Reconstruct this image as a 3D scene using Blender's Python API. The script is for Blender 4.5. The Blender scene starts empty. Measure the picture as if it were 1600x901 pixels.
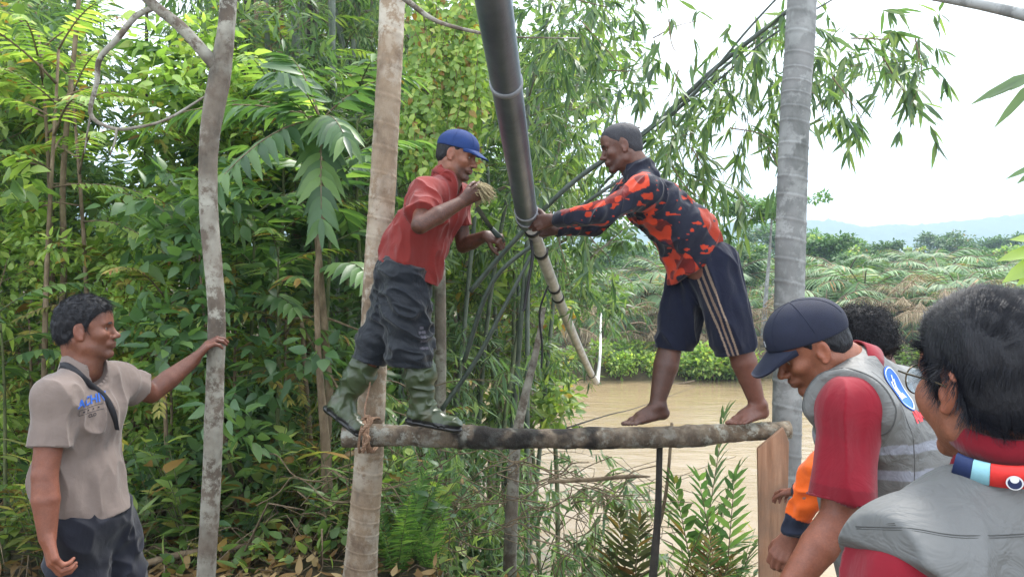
import bpy, math, random
import numpy as np
from mathutils import Vector, Matrix
R = math.radians
# ------------------------------------------------------------------ camera
SC = bpy.context.scene
COL = SC.collection
CAM = np.array([0.0, 0.0, 1.70]); FPX = 1200.0; PITCH = R(-0.98)
cd = bpy.data.cameras.new('camera'); cam = bpy.data.objects.new('camera', cd); COL.objects.link(cam)
cam.location = CAM; cam.rotation_euler = (R(90) + PITCH, 0, 0)
cd.sensor_width = 36; cd.lens = FPX / 1600 * 36; cd.clip_start = 0.05; cd.clip_end = 6000
SC.camera = cam
# ------------------------------------------------------------------ world, sun, exposure
SUN_EL, SUN_AZ = R(58), R(35)          # high sun behind thin cloud, beyond the river to the right
w = bpy.data.worlds.new('World'); SC.world = w; w.use_nodes = True
nt = w.node_tree; nt.nodes.clear()
out = nt.nodes.new('ShaderNodeOutputWorld'); bg = nt.nodes.new('ShaderNodeBackground')
sky = nt.nodes.new('ShaderNodeTexSky'); sky.sky_type = 'NISHITA'; sky.sun_disc = False
sky.sun_elevation = SUN_EL; sky.sun_rotation = SUN_AZ; sky.air_density = 1.0; sky.dust_density = 4.0; sky.ozone_density = 1.0
hsv = nt.nodes.new('ShaderNodeMix'); hsv.data_type = 'RGBA'; hsv.inputs[0].default_value = 0.82
hsv.inputs[7].default_value = (11.5, 12.2, 13.0, 1)      # the overcast cloud layer
nt.links.new(sky.outputs[0], hsv.inputs[6]); nt.links.new(hsv.outputs[2], bg.inputs[0])
bg.inputs[1].default_value = 0.09
nt.links.new(bg.outputs[0], out.inputs[0])
sd = bpy.data.lights.new('sun', 'SUN'); sd.energy = 2.3; sd.angle = R(14); sd.color = (1, .96, .9)
sun = bpy.data.objects.new('sun', sd); COL.objects.link(sun)
sv = Vector((math.cos(SUN_EL) * math.sin(SUN_AZ), math.cos(SUN_EL) * math.cos(SUN_AZ), math.sin(SUN_EL)))
sun.rotation_euler = sv.to_track_quat('Z', 'Y').to_euler(); sun.location = (5, 5, 12)
vs = SC.view_settings; vs.view_transform = 'Standard'; vs.look = 'None'; vs.exposure = 1.53; vs.gamma = 1; vs.use_curve_mapping = False
try:
    SC.cycles.max_bounces = 6; SC.cycles.diffuse_bounces = 4; SC.cycles.glossy_bounces = 2; SC.cycles.transmission_bounces = 4
    SC.cycles.transparent_max_bounces = 6; SC.cycles.volume_bounces = 0; SC.cycles.use_denoising = True
except Exception: pass

# ------------------------------------------------------------------ helpers
cP, sP = math.cos(PITCH), math.sin(PITCH)
def W(px, py, D):
    """point at photo pixel (px,py), D metres in front (along +Y)"""
    x = (px - 800) / FPX; v = -(py - 450.5) / FPX
    ry = cP - v * sP; rz = sP + v * cP
    return CAM + np.array([x, ry, rz]) * (D / ry)
def V(*a): return np.array(a, float)
def nrm(v): v = np.asarray(v, float); return v / (np.linalg.norm(v) + 1e-12)

def link(name, me, mat=None, parent=None, smooth=True):
    o = bpy.data.objects.new(name, me); COL.objects.link(o)
    if mat is not None:
        for m in (mat if isinstance(mat, (list, tuple)) else [mat]): me.materials.append(m)
    if parent is not None: o.parent = parent
    return o
def mesh(name, v, faces, smooth=True, col=None, attrs=None, mi=None):
    """faces: (n,k) array, or list of arrays of different k"""
    me = bpy.data.meshes.new(name)
    v = np.ascontiguousarray(v, np.float32)
    fl = faces if isinstance(faces, list) else [faces]
    fl = [np.asarray(f, np.int32) for f in fl if len(f)]
    me.vertices.add(len(v)); me.vertices.foreach_set('co', v.ravel())
    nl = sum(f.size for f in fl); nf = sum(len(f) for f in fl)
    me.loops.add(nl); me.polygons.add(nf)
    me.loops.foreach_set('vertex_index', np.concatenate([f.ravel() for f in fl]))
    tot = np.concatenate([np.full(len(f), f.shape[1], np.int32) for f in fl])
    st = np.concatenate([[0], np.cumsum(tot)[:-1]]).astype(np.int32)
    me.polygons.foreach_set('loop_start', st)
    try: me.polygons.foreach_set('loop_total', tot)
    except Exception: pass
    if mi is not None: me.polygons.foreach_set('material_index', np.asarray(mi, np.int32))
    me.polygons.foreach_set('use_smooth', np.full(nf, smooth, bool))
    if col is not None:
        a = me.color_attributes.new('Col', 'FLOAT_COLOR', 'POINT')
        c = np.ones((len(v), 4), np.float32); c[:, :3] = col
        a.data.foreach_set('color', c.ravel())
    if attrs:
        for k_, a_ in attrs.items():
            a = me.attributes.new(k_, 'FLOAT', 'POINT'); a.data.foreach_set('value', np.ascontiguousarray(a_, np.float32))
    me.update(); me.validate(verbose=False)
    return me
def tag(o, label=None, cat=None, group=None, kind=None):
    if label: o['label'] = label
    if cat: o['category'] = cat
    if group: o['group'] = group
    if kind: o['kind'] = kind
    return o
def empty(name, loc, label=None, cat=None, group=None, kind=None):
    o = bpy.data.objects.new(name, None); COL.objects.link(o); o.location = loc
    o.empty_display_size = .1
    return tag(o, label, cat, group, kind)
def part(name, me, mat, root, label=None):
    """mesh given in world coordinates becomes a child of root (root may be unrotated Empty)"""
    o = link(name, me, mat); o.parent = root
    p = root; off = Vector((0, 0, 0))
    while p is not None: off += Vector(p.location); p = p.parent
    me.transform(Matrix.Translation(-off)); me.update()
    if label: o['label'] = label
    return o

# value noise
_rs = np.random.RandomState(7); _PT = _rs.rand(64, 64, 64).astype(np.float32)
def noise(p, s=1.0, off=0.0):
    q = np.asarray(p, np.float32) * s + (off * 7.31 + 100)
    i = np.floor(q).astype(np.int32); f = q - i; f = f * f * (3 - 2 * f)
    i &= 63; j = (i + 1) & 63
    x0, y0, z0 = i[..., 0], i[..., 1], i[..., 2]; x1, y1, z1 = j[..., 0], j[..., 1], j[..., 2]
    fx, fy, fz = f[..., 0], f[..., 1], f[..., 2]
    a = _PT[x0, y0, z0] * (1 - fx) + _PT[x1, y0, z0] * fx
    b = _PT[x0, y1, z0] * (1 - fx) + _PT[x1, y1, z0] * fx
    c = _PT[x0, y0, z1] * (1 - fx) + _PT[x1, y0, z1] * fx
    d = _PT[x0, y1, z1] * (1 - fx) + _PT[x1, y1, z1] * fx
    return (a * (1 - fy) + b * fy) * (1 - fz) + (c * (1 - fy) + d * fy) * fz
def fbm(p, s=1.0, off=0.0, o=3):
    t = 0; a = .5; n = 0
    for k in range(o): t = t + a * noise(p, s * 2 ** k, off + k); n += a; a *= .5
    return t / n

# ------------------------------------------------------------------ signed distance field sculpting
def frame(f, up=(0, 0, 1)):
    """rows: side, fwd, up  (side = person's right when fwd/up given)"""
    f = nrm(f); s = nrm(np.cross(f, up)); u = np.cross(s, f); return np.array([s, f, u])
class Field:
    def __init__(self, h): self.h = h; self.ops = []; self.lo = V(9, 9, 9) * 99; self.hi = -self.lo
    def _add(self, fn, lo, hi, mode, k, grow=True):
        if grow and mode == 'u': self.lo = np.minimum(self.lo, lo); self.hi = np.maximum(self.hi, hi)
        self.ops.append((fn, np.asarray(lo, float), np.asarray(hi, float), mode, k))
    def cap(self, a, b, ra, rb=None, k=.01, mode='u', s=None, q=1.0, end=None):
        """tapered capsule; end=(point, normal) cuts it off flat"""
        a = np.asarray(a, float); b = np.asarray(b, float); rb = ra if rb is None else rb
        ab = b - a; L2 = ab @ ab + 1e-12; R_ = max(ra, rb)
        if s is not None: s = nrm(s)
        def fn(P):
            t = np.clip(((P - a) @ ab) / L2, 0, 1)
            dv = P - a - t[..., None] * ab
            if s is not None: dv = dv + (q - 1) * (dv @ s)[..., None] * s
            d = np.sqrt((dv * dv).sum(-1)) - (ra + (rb - ra) * t)
            d = d if q <= 1 else d / (1 + (q - 1) * .5)
            return d if end is None else np.maximum(d, (P - end[0]) @ nrm(end[1]))
        e = R_ / min(1, q)
        self._add(fn, np.minimum(a, b) - e, np.maximum(a, b) + e, mode, k); return self
    def chain(self, pts, rads, k=.01, s=None, q=1.0):
        for i in range(len(pts) - 1): self.cap(pts[i], pts[i + 1], rads[i], rads[i + 1], k if i == 0 else .004, s=s, q=q)
        return self
    def ell(self, c, r, M=None, k=.01, mode='u'):
        c = np.asarray(c, float); r = np.asarray(r, float); M = np.eye(3) if M is None else M
        def fn(P):
            q_ = (P - c) @ M.T / r; n_ = np.sqrt((q_ * q_).sum(-1)) + 1e-6
            g = np.sqrt(((q_ / r) ** 2).sum(-1)) + 1e-6
            return n_ * (n_ - 1) / g
        e = (np.abs(M.T) @ r)
        self._add(fn, c - e, c + e, mode, k); return self
    def fnop(self, fn, mode='i', k=.0):
        self._add(fn, V(-1, -1, -1) * 1e3, V(1, 1, 1) * 1e3, mode, k, False); return self
    def cut(self, p, n, k=0.0):
        """remove everything on the +n side of the plane"""
        p = np.asarray(p, float); n = nrm(n)
        return self.fnop(lambda P: (P - p) @ n, 'i', k)
    def build(self, clip_lo=None, clip_hi=None):
        h = self.h; lo = self.lo - 4 * h - .01; hi = self.hi + 4 * h + .01
        if clip_lo is not None: lo = np.maximum(lo, clip_lo)
        if clip_hi is not None: hi = np.minimum(hi, clip_hi)
        n = np.ceil((hi - lo) / h).astype(int) + 1
        A = np.full(n, 1.0, np.float32)
        ax = [lo[i] + h * np.arange(n[i]) for i in range(3)]
        for fn, l, u, mode, k in self.ops:
            m = 1.6 * max(k, .0) + 3 * h + .004
            i0 = np.clip(np.floor((l - m - lo) / h).astype(int), 0, n); i1 = np.clip(np.ceil((u + m - lo) / h).astype(int) + 1, 0, n)
            if (i1 <= i0).any(): continue
            sl = tuple(slice(i0[i], i1[i]) for i in range(3)); sub = A[sl]
            if mode == 'u': msk = None
            else: msk = sub < .03 if mode == 'i' or mode == 's' else None
            if msk is None:
                P = np.stack(np.meshgrid(ax[0][sl[0]], ax[1][sl[1]], ax[2][sl[2]], indexing='ij'), -1)
                d = fn(P).astype(np.float32)
                if k > 0:
                    hh = np.clip(.5 + .5 * (sub - d) / k, 0, 1); A[sl] = sub * (1 - hh) + d * hh - k * hh * (1 - hh)
                else: A[sl] = np.minimum(sub, d)
            else:
                ii = np.nonzero(msk)
                if not len(ii[0]): continue
                P = np.stack([ax[a_][i0[a_] + ii[a_]] for a_ in range(3)], -1)
                d = fn(P).astype(np.float32); o_ = sub[ii]
                if mode == 's': d = -d
                if k > 0:
                    hh = np.clip(.5 - .5 * (o_ - d) / k, 0, 1); r_ = o_ * (1 - hh) + d * hh + k * hh * (1 - hh)
                else: r_ = np.maximum(o_, d)
                sub[ii] = r_
        A[0] = A[-1] = .05; A[:, 0] = A[:, -1] = .05; A[:, :, 0] = A[:, :, -1] = .05
        S = A < 0
        c = S[:-1, :-1, :-1].astype(np.uint8)
        for dx, dy, dz in ((1,0,0),(0,1,0),(0,0,1),(1,1,0),(1,0,1),(0,1,1),(1,1,1)):
            c += S[dx:n[0]-1+dx, dy:n[1]-1+dy, dz:n[2]-1+dz]
        act = (c > 0) & (c < 8)
        I = np.stack(np.nonzero(act), -1).astype(np.int32)
        idx = np.full(act.shape, -1, np.int32); idx[act] = np.arange(len(I))
        cs = [(a_, b_, c_) for a_ in (0, 1) for b_ in (0, 1) for c_ in (0, 1)]
        val = {o_: A[I[:, 0] + o_[0], I[:, 1] + o_[1], I[:, 2] + o_[2]] for o_ in cs}
        acc = np.zeros((len(I), 3), np.float32); cnt = np.zeros(len(I), np.float32)
        for o1 in cs:
            for a_ in range(3):
                if o1[a_] == 0:
                    o2 = tuple(1 if j == a_ else o1[j] for j in range(3))
                    v1, v2 = val[o1], val[o2]; x = (v1 < 0) != (v2 < 0)
                    t = np.where(x, v1 / np.where(x, v1 - v2, 1), 0)
                    for j in range(3): acc[:, j] += np.where(x, (o1[j] + (t if j == a_ else 0)), 0)
                    cnt += x
        vv = (I + acc / cnt[:, None]) * h + lo
        F = []
        for a_ in range(3):
            b_, c_ = (a_ + 1) % 3, (a_ + 2) % 3
            s0 = [slice(1, -1)] * 3; s1 = [slice(1, -1)] * 3
            s0[a_] = slice(0, -1); s1[a_] = slice(1, None)
            x = S[tuple(s0)] != S[tuple(s1)]
            E = np.stack(np.nonzero(x), -1)
            E[:, b_] += 1; E[:, c_] += 1
            neg = S[E[:, 0], E[:, 1], E[:, 2]]
            def cell(db, dc):
                q_ = E.copy(); q_[:, b_] += db; q_[:, c_] += dc; return idx[q_[:, 0], q_[:, 1], q_[:, 2]]
            qd = np.stack([cell(-1, -1), cell(0, -1), cell(0, 0), cell(-1, 0)], -1)
            qd[~neg] = qd[~neg][:, ::-1]; F.append(qd)
        F = np.concatenate(F); F = F[(F >= 0).all(1)]
        return vv, F
def normals(v, F):
    n = np.cross(v[F[:, 2]] - v[F[:, 0]], v[F[:, 3]] - v[F[:, 1]]); N = np.zeros_like(v)
    for j in range(F.shape[1]):
        for a in range(3): N[:, a] += np.bincount(F[:, j], n[:, a], len(v))
    return N / (np.linalg.norm(N, axis=1, keepdims=True) + 1e-12)
def smooth(v, F, it=1, lam=.5):
    e = np.concatenate([F[:, [0, 1]], F[:, [1, 2]], F[:, [2, 3]], F[:, [3, 0]]]); c = np.bincount(e[:, 0], minlength=len(v)) + np.bincount(e[:, 1], minlength=len(v))
    for _ in range(it):
        a = np.zeros_like(v)
        for j in range(3): a[:, j] = np.bincount(e[:, 0], v[e[:, 1], j], len(v)) + np.bincount(e[:, 1], v[e[:, 0], j], len(v))
        v = v + lam * (a / np.maximum(c, 1)[:, None] - v)
    return v

# swept tubes, used for stems, branches, cords, strands
def tube(pts, rad, n=8, cap=True):
    pts = np.asarray(pts, float); m = len(pts); rad = np.broadcast_to(np.asarray(rad, float), (m,)) if np.ndim(rad) < 2 else rad
    T = np.gradient(pts, axis=0); T /= np.linalg.norm(T, axis=1, keepdims=True) + 1e-12
    u = np.cross(T[0], V(.3, .2, .93)); u = nrm(u); vs_ = []
    a = np.linspace(0, 2 * np.pi, n, endpoint=False); ca, sa = np.cos(a), np.sin(a)
    for i in range(m):
        u = nrm(u - T[i] * (u @ T[i])); w_ = np.cross(T[i], u)
        vs_.append(pts[i] + rad[i] * (ca[:, None] * u + sa[:, None] * w_))
    v = np.concatenate(vs_); i = np.arange(m - 1)[:, None] * n; j = np.arange(n)[None]; j2 = (j + 1) % n
    F = np.stack([i + j, i + j2, i + n + j2, i + n + j], -1).reshape(-1, 4)
    if cap and n >= 4:
        v = np.concatenate([v, pts[:1] - T[:1] * .0, pts[-1:]]); c0, c1 = m * n, m * n + 1
        jj = np.arange(0, n, 2); q0 = np.stack([np.full(len(jj), c0), (jj + 2) % n, (jj + 1) % n, jj], -1)
        b = (m - 1) * n; q1 = np.stack([np.full(len(jj), c1), b + jj, b + (jj + 1) % n, b + (jj + 2) % n], -1)
        F = np.concatenate([F, q0, q1])
    return v, F
def merge(L):
    vs_, fs, o = [], [], 0
    for v, F in L: vs_.append(v); fs.append(F + o); o += len(v)
    return np.concatenate(vs_), np.concatenate(fs)
def spline(P, n=24):
    """Catmull-Rom through points"""
    P = np.asarray(P, float); Q = np.concatenate([[2 * P[0] - P[1]], P, [2 * P[-1] - P[-2]]]); m = len(P) - 1
    t = np.linspace(0, m, n); i = np.clip(t.astype(int), 0, m - 1); f = (t - i)[:, None]
    a, b, c, d = Q[i], Q[i + 1], Q[i + 2], Q[i + 3]
    return .5 * (2 * b + (c - a) * f + (2 * a - 5 * b + 4 * c - d) * f * f + (3 * b - a - 3 * c + d) * f ** 3)
def boxm(c, s, M=None):
    x = np.array([[a, b, d] for a in (-1, 1) for b in (-1, 1) for d in (-1, 1)], float) * np.asarray(s, float) / 2
    if M is not None: x = x @ M
    F = np.array([[0,1,3,2],[4,6,7,5],[0,4,5,1],[2,3,7,6],[0,2,6,4],[1,5,7,3]])
    return x + np.asarray(c, float), F

# ------------------------------------------------------------------ materials
class NT:
    def __init__(self, name):
        self.m = bpy.data.materials.new(name); self.m.use_nodes = True; self.t = self.m.node_tree; self.t.nodes.clear()
        self.out = self.n('OutputMaterial'); self.b = self.n('BsdfPrincipled'); self.l(self.b.outputs[0], self.out.inputs[0])
    def n(self, t, **k):
        x = self.t.nodes.new('ShaderNode' + t)
        for a, b in k.items(): setattr(x, a, b)
        return x
    def l(self, a, b): self.t.links.new(a, b)
    def noise(self, scale, detail=4, rough=.6, coord='Object', stretch=None, dist=0):
        tc = self.n('TexCoord'); src = tc.outputs[coord]
        if stretch:
            mp = self.n('Mapping'); mp.inputs['Scale'].default_value = stretch; self.l(src, mp.inputs[0]); src = mp.outputs[0]
        x = self.n('TexNoise'); x.inputs['Scale'].default_value = scale; x.inputs['Detail'].default_value = detail
        x.inputs['Roughness'].default_value = rough; x.inputs['Distortion'].default_value = dist
        self.l(src, x.inputs['Vector']); return x.outputs[0]
    def ramp(self, src, stops):
        r = self.n('ValToRGB'); e = r.color_ramp.elements
        while len(e) < len(stops): e.new(.5)
        for x, (p, c) in zip(e, stops): x.position = p; x.color = (*c, 1) if len(c) == 3 else c
        self.l(src, r.inputs[0]); return r.outputs[0]
    def mix(self, f, a, b, mode='MIX'):
        x = self.n('Mix', data_type='RGBA', blend_type=mode)
        for s, v in ((x.inputs[0], f), (x.inputs[6], a), (x.inputs[7], b)):
            if hasattr(v, 'is_output'): self.l(v, s)
            elif isinstance(v, (int, float)): s.default_value = v
            else: s.default_value = (*v, 1)
        return x.outputs[2]
    def bump(self, src, strength=.3, dist=.01):
        x = self.n('Bump'); x.inputs['Strength'].default_value = strength; x.inputs['Distance'].default_value = dist
        self.l(src, x.inputs['Height']); self.l(x.outputs[0], self.b.inputs['Normal']); return x
    def base(self, c):
        if hasattr(c, 'is_output'): self.l(c, self.b.inputs['Base Color'])
        else: self.b.inputs['Base Color'].default_value = (*c, 1)
    def set(self, **k):
        for a, b in k.items(): self.b.inputs[a.replace('_', ' ')].default_value = b
        return self
def plain(name, c, rough=.6, var=.25, scale=20, bump=.2, bscale=60, metal=0, attr=False, spec=.4, stretch=None):
    t = NT(name); nz = t.noise(scale, stretch=stretch)
    if attr:
        a = t.n('VertexColor', layer_name='Col'); src = a.outputs[0]
    else: src = c
    g = t.ramp(nz, [(.25, (1 - var,) * 3), (.75, (1 + var * .6,) * 3)])
    t.base(t.mix(1.0, src, g, 'MULTIPLY')); t.set(Roughness=rough, Metallic=metal)
    t.b.inputs['Specular IOR Level'].default_value = spec
    if bump: t.bump(t.noise(bscale, 5), bump, .004)
    return t.m
def cloth_mat(name, rough=.85, weave=900, wr=.35):
    t = NT(name); a = t.n('VertexColor', layer_name='Col')
    g = t.ramp(t.noise(9, 5), [(.3, (.74,) * 3), (.7, (.95,) * 3)])
    t.base(t.mix(1.0, a.outputs[0], g, 'MULTIPLY')); t.set(Roughness=rough); t.b.inputs['Specular IOR Level'].default_value = .2
    t.b.inputs['Sheen Weight'].default_value = .15
    b1 = t.n('Bump'); b1.inputs['Strength'].default_value = wr; b1.inputs['Distance'].default_value = .012
    t.l(t.noise(14, 3, .55, dist=1.2), b1.inputs['Height'])
    b2 = t.n('Bump'); b2.inputs['Strength'].default_value = .15; b2.inputs['Distance'].default_value = .001
    t.l(t.noise(weave, 1), b2.inputs['Height']); t.l(b1.outputs[0], b2.inputs['Normal']); t.l(b2.outputs[0], t.b.inputs['Normal'])
    return t.m
def skin_mat():
    t = NT('skin'); a = t.n('VertexColor', layer_name='Col')
    g = t.ramp(t.noise(28, 5), [(.3, (.80, .75, .75)), (.7, (1.12, 1.10, 1.08))]); g2 = t.ramp(t.noise(230, 3, .7), [(.35, (.86, .84, .84)), (.65, (1.06, 1.06, 1.06))])
    t.base(t.mix(1.0, t.mix(1.0, t.mix(1.0, a.outputs[0], (.86, .86, .86), 'MULTIPLY'), g, 'MULTIPLY'), g2, 'MULTIPLY')); t.set(Roughness=.42); rr = t.ramp(t.noise(40, 5), [(.3, (.40,) * 3), (.7, (.66,) * 3)]); t.l(rr, t.b.inputs['Roughness'])
    t.b.inputs['Subsurface Weight'].default_value = .08; t.b.inputs['Subsurface Scale'].default_value = .006
    t.b.inputs['Subsurface Radius'].default_value = (1, .35, .2)
    t.bump(t.noise(120, 6, .75), .45, .0022); return t.m
def hair_mat():
    t = NT('hair'); t.base((.004, .004, .007)); t.set(Roughness=.55); t.b.inputs['Specular IOR Level'].default_value = .35
    t.bump(t.noise(260, 3, stretch=(1, 1, .25)), .8, .003); return t.m
M_SKIN = skin_mat(); M_HAIR = hair_mat(); M_CLOTH = cloth_mat('cloth'); M_DENIM = cloth_mat('denim', .8, 1400, .3)
M_NYLON = cloth_mat('nylon', .45, 1500, .7)
M_EYE = plain('eye', (.5, .48, .45), .2, 0, bump=0, attr=True)
M_RUBBER = plain('rubber_boot', (.05, .07, .035), .35, .4, 14, .25, 30, attr=True, spec=.5)
M_BLACK = plain('black_strap', (.012, .012, .016), .7, .2, 60, .3, 300)
M_GREYFAB = plain('vest_trim', (.55, .56, .58), .5, .1, 60, .2, 300)
# ------------------------------------------------------------------ terrain, river, hills
def sstep(t): t = np.clip(t, 0, 1); return t * t * (3 - 2 * t)
WATER_Z = -2.5
def gz(x, y):
    x = np.asarray(x, float); y = np.asarray(y, float)
    yb = 6.4 + np.clip(-.35 - x, 0, 12) * 4.3
    near = sstep((yb - y) / 2.6)
    p = np.stack([x, y, x * 0], -1)
    far = sstep((y - 30.0 - 1.4 * (noise(p, .22, 3) - .5)) / 1.6)
    left = sstep((-x - 5.5 - .06 * y) / 3)
    zl = .0 + .22 * (fbm(p, .8, 1, 2) - .5) + .05 * (fbm(p, 3, 5, 2) - .5) + .10 * np.clip(-x - 1, 0, 6) * sstep((y - 4) / 6)
    zf = -1.55 + .6 * (fbm(p, .15, 4, 2) - .5) + np.clip(y - 32, 0, 300) * .004
    z = -3.3 + near * (zl + 3.3)
    z = np.maximum(z, -3.3 + far * (zf + 3.3)); z = np.maximum(z, -3.3 + left * (3.3 + .3 + zl))
    return z
def heightfield(xs, ys, fn):
    X, Y = np.meshgrid(xs, ys, indexing='ij'); Z = fn(X, Y); v = np.stack([X, Y, Z], -1).reshape(-1, 3)
    i, j = np.meshgrid(np.arange(len(xs) - 1), np.arange(len(ys) - 1), indexing='ij'); a = i * len(ys) + j
    return v, np.stack([a, a + len(ys), a + len(ys) + 1, a + 1], -1).reshape(-1, 4)
xs = np.concatenate([-np.geomspace(12, 1500, 30)[::-1], np.linspace(-11.8, 11.8, 160), np.geomspace(12, 1500, 30)])
ys = np.concatenate([np.linspace(-6, 14, 140), np.linspace(14.3, 45, 80), np.geomspace(46, 1500, 40)])
v, q = heightfield(xs, ys, gz)
g = NT('forest_soil')
c1 = g.ramp(g.noise(7, 8, .7), [(.25, (.028, .018, .011)), (.5, (.085, .055, .032)), (.72, (.20, .145, .085))])
c2 = g.ramp(g.noise(1.6, 6, .7), [(.42, (.05, .085, .02)), (.62, (.10, .075, .04))])
g.base(g.mix(.35, c1, c2)); g.set(Roughness=.95); g.bump(g.noise(22, 6, .7), .9, .05)
ground = link('ground', mesh('ground', v, q), g.m); tag(ground, 'brown leaf littered river bank', None, None, 'structure')
wm = NT('muddy_water'); wm.base(wm.ramp(wm.noise(.25, 4), [(.3, (.245, .18, .10)), (.7, (.29, .215, .125))])); wm.set(Roughness=.10, IOR=1.33)
b = wm.bump(wm.noise(.9, 6, .65, stretch=(.7, 1.8, 1), dist=.8), .36, .10)
xw = np.linspace(-60, 60, 3); yw = np.array([3.0, 20, 36]); v, q = heightfield(xw, yw, lambda X, Y: X * 0 + WATER_Z)
water = link('water', mesh('water', v, q), wm.m); tag(water, 'muddy brown river', None, None, 'structure')

def ridge(name, D, prof, depth, amp, seed, label):
    """wooded ridge: prof = [(photo px, photo py of the skyline)]"""
    px = np.array([p[0] for p in prof]); py = np.array([p[1] for p in prof])
    wx = (px - 800) / FPX * D; hz = CAM[2] + (430 - py) / FPX * D
    xs = np.linspace(wx.min(), wx.max(), 420); ys = np.linspace(D - depth, D + depth, 60)
    def fn(X, Y):
        h = np.interp(X, wx, hz); t = 1 - np.abs(Y - D) / depth; p = np.stack([X, Y, X * 0], -1)
        return -8 + (h + 8) * sstep(t) ** .8 * (.86 + .28 * (fbm(p, 14 / D, seed, 4) - .0) * .5) + amp * (fbm(p, 90 / D, seed + 3, 3) - .5) * t * 2 + amp * .6 * (noise(p, 420 / D, seed) - .5) * t
    v, q = heightfield(xs, ys, fn); m = NT(name + '_woods'); m.base(m.ramp(m.noise(.06, 8, .7), [(.35, (.03, .07, .02)), (.6, (.06, .12, .03)), (.75, (.12, .14, .06))])); m.set(Roughness=1.0); m.bump(m.noise(.35, 6, .7), 1.0, 3)
    o = link(name, mesh(name, v, q), m.m); tag(o, label, None, None, 'structure')
ridge('hills', 1150, [(-500, 250), (60, 262), (150, 275), (215, 285), (300, 320), (420, 350), (600, 365), (800, 362), (1000, 352), (1120, 345), (1240, 338), (1300, 340), (1345, 350), (1400, 347), (1440, 345), (1500, 340), (1540, 332), (1600, 326), (1700, 300), (2100, 290)], 300, 7, 5, 'pale blue wooded hills on the horizon')
ridge('near_hills', 560, [(-500, 340), (200, 355), (500, 395), (900, 400), (1180, 396), (1290, 380), (1360, 398), (1450, 396), (1530, 386), (1600, 382), (1750, 370), (2100, 350)], 150, 12, 9, 'low wooded rise below the far hills')

# air: pale haze that fades the far bank and the hills
hz = bpy.data.materials.new('haze'); hz.use_nodes = True; t = hz.node_tree; t.nodes.clear(); o_ = t.nodes.new('ShaderNodeOutputMaterial'); pv = t.nodes.new('ShaderNodeVolumePrincipled')
pv.inputs['Density'].default_value = .0009; pv.inputs['Color'].default_value = (.62, .80, 1, 1); pv.inputs['Anisotropy'].default_value = .2; t.links.new(pv.outputs[0], o_.inputs['Volume'])
v, q = boxm((0, 770, 145), (3300, 1620, 300)); v[:, 2] = np.where(v[:, 2] < 0, -10.5, 215); ho = link('haze', mesh('haze', v, q, smooth=False), hz); tag(ho, 'pale haze in the air', None, None, 'stuff')

# ------------------------------------------------------------------ trunks, log, pipe, plank
def bark_mat(name, a, b, c, lich=(.42, .42, .38), lt=.60, scale=9, rough=.9, stretch=(1, 1, .6), bump=.7):
    t = NT(name); base = t.ramp(t.noise(scale, 6, .65, stretch=stretch), [(.30, a), (.5, b), (.7, c)])
    l = t.mix(t.ramp(t.noise(scale * .35, 4, .6), [(.40, (.1,) * 3), (.60, (1, 1, 1))]), (0, 0, 0), t.ramp(t.noise(scale * 1.1, 9, .72), [(lt - .04, (0, 0, 0)), (lt + .03, (.8,) * 3), (lt + .15, (1, 1, 1))]))
    col = t.mix(l, base, lich); a_ = t.n('VertexColor', layer_name='Col')
    t.base(t.mix(1.0, col, a_.outputs[0], 'MULTIPLY')); t.set(Roughness=rough); t.bump(t.noise(scale * 5, 6, .7, stretch=stretch), bump, .01); return t.m
B_BEIGE = bark_mat('palm_bark_beige', (.10, .065, .042), (.235, .17, .112), (.29, .22, .15), (.44, .40, .33), .50, 8)
B_GREY = bark_mat('palm_bark_grey', (.10, .105, .10), (.185, .19, .185), (.25, .25, .245), (.36, .37, .36), .52, 5, bump=.3)
B_TREE = bark_mat('tree_bark', (.05, .040, .030), (.115, .09, .068), (.17, .135, .105), (.36, .355, .30), .48, 9)
B_LOG = bark_mat('log_bark', (.022, .017, .013), (.10, .075, .052), (.20, .16, .115), (.27, .275, .24), .54, 13, bump=1.0)
B_TWIG = bark_mat('twig_bark', (.07, .05, .03), (.16, .115, .07), (.26, .20, .13), (.3, .3, .25), .7, 14)
B_DARK = bark_mat('dark_wood', (.010, .009, .008), (.03, .025, .02), (.06, .05, .04), (.10, .10, .09), .72, 14)
def trunk_mesh(pts, rads, n=20, step=.03, rings=0, ringamp=.05, seed=0, rough=.04, dark=.55):
    """pts in world coords"""
    L = np.sum(np.linalg.norm(np.diff(pts, axis=0), axis=1)); m = int(L / step) + 2; P = spline(pts, m); rr = np.interp(np.linspace(0, 1, m), np.linspace(0, 1, len(rads)), rads)
    v, q = tube(P, rr, n); c = np.ones((len(v), 3)); s = np.linspace(0, L, m)
    idx = np.repeat(np.arange(m), n); ctr = P[idx]; d = v[:m * n] - ctr; vv = v[:m * n]
    amp = 1 + rough * 2 * (fbm(vv, 6, seed, 3) - .5) + rough * (fbm(vv, 25, seed, 2) - .5)
    if rings:
        gaps = rings * (.8 + .4 * np.random.RandomState(seed).rand(200)); pos = np.cumsum(gaps); pos = pos[pos < L]
        tilt = .25 * d[:, 0]; sv_ = s[idx] + tilt
        dist = np.abs(sv_[:, None] - pos[None]).min(1); rg = np.exp(-(dist / .009) ** 2); amp = amp + ringamp * rg
        groove = np.exp(-((dist - .020) / .010) ** 2); c[:m * n] = (1 + .07 * rg - .12 * groove)[:, None]; c[:m * n] *= (.72 + .5 * fbm(vv * V(1, 1, .5), 4, seed + 3, 4))[:, None]
    v[:m * n] = ctr + d * amp[:, None]
    return v, q, c
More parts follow.
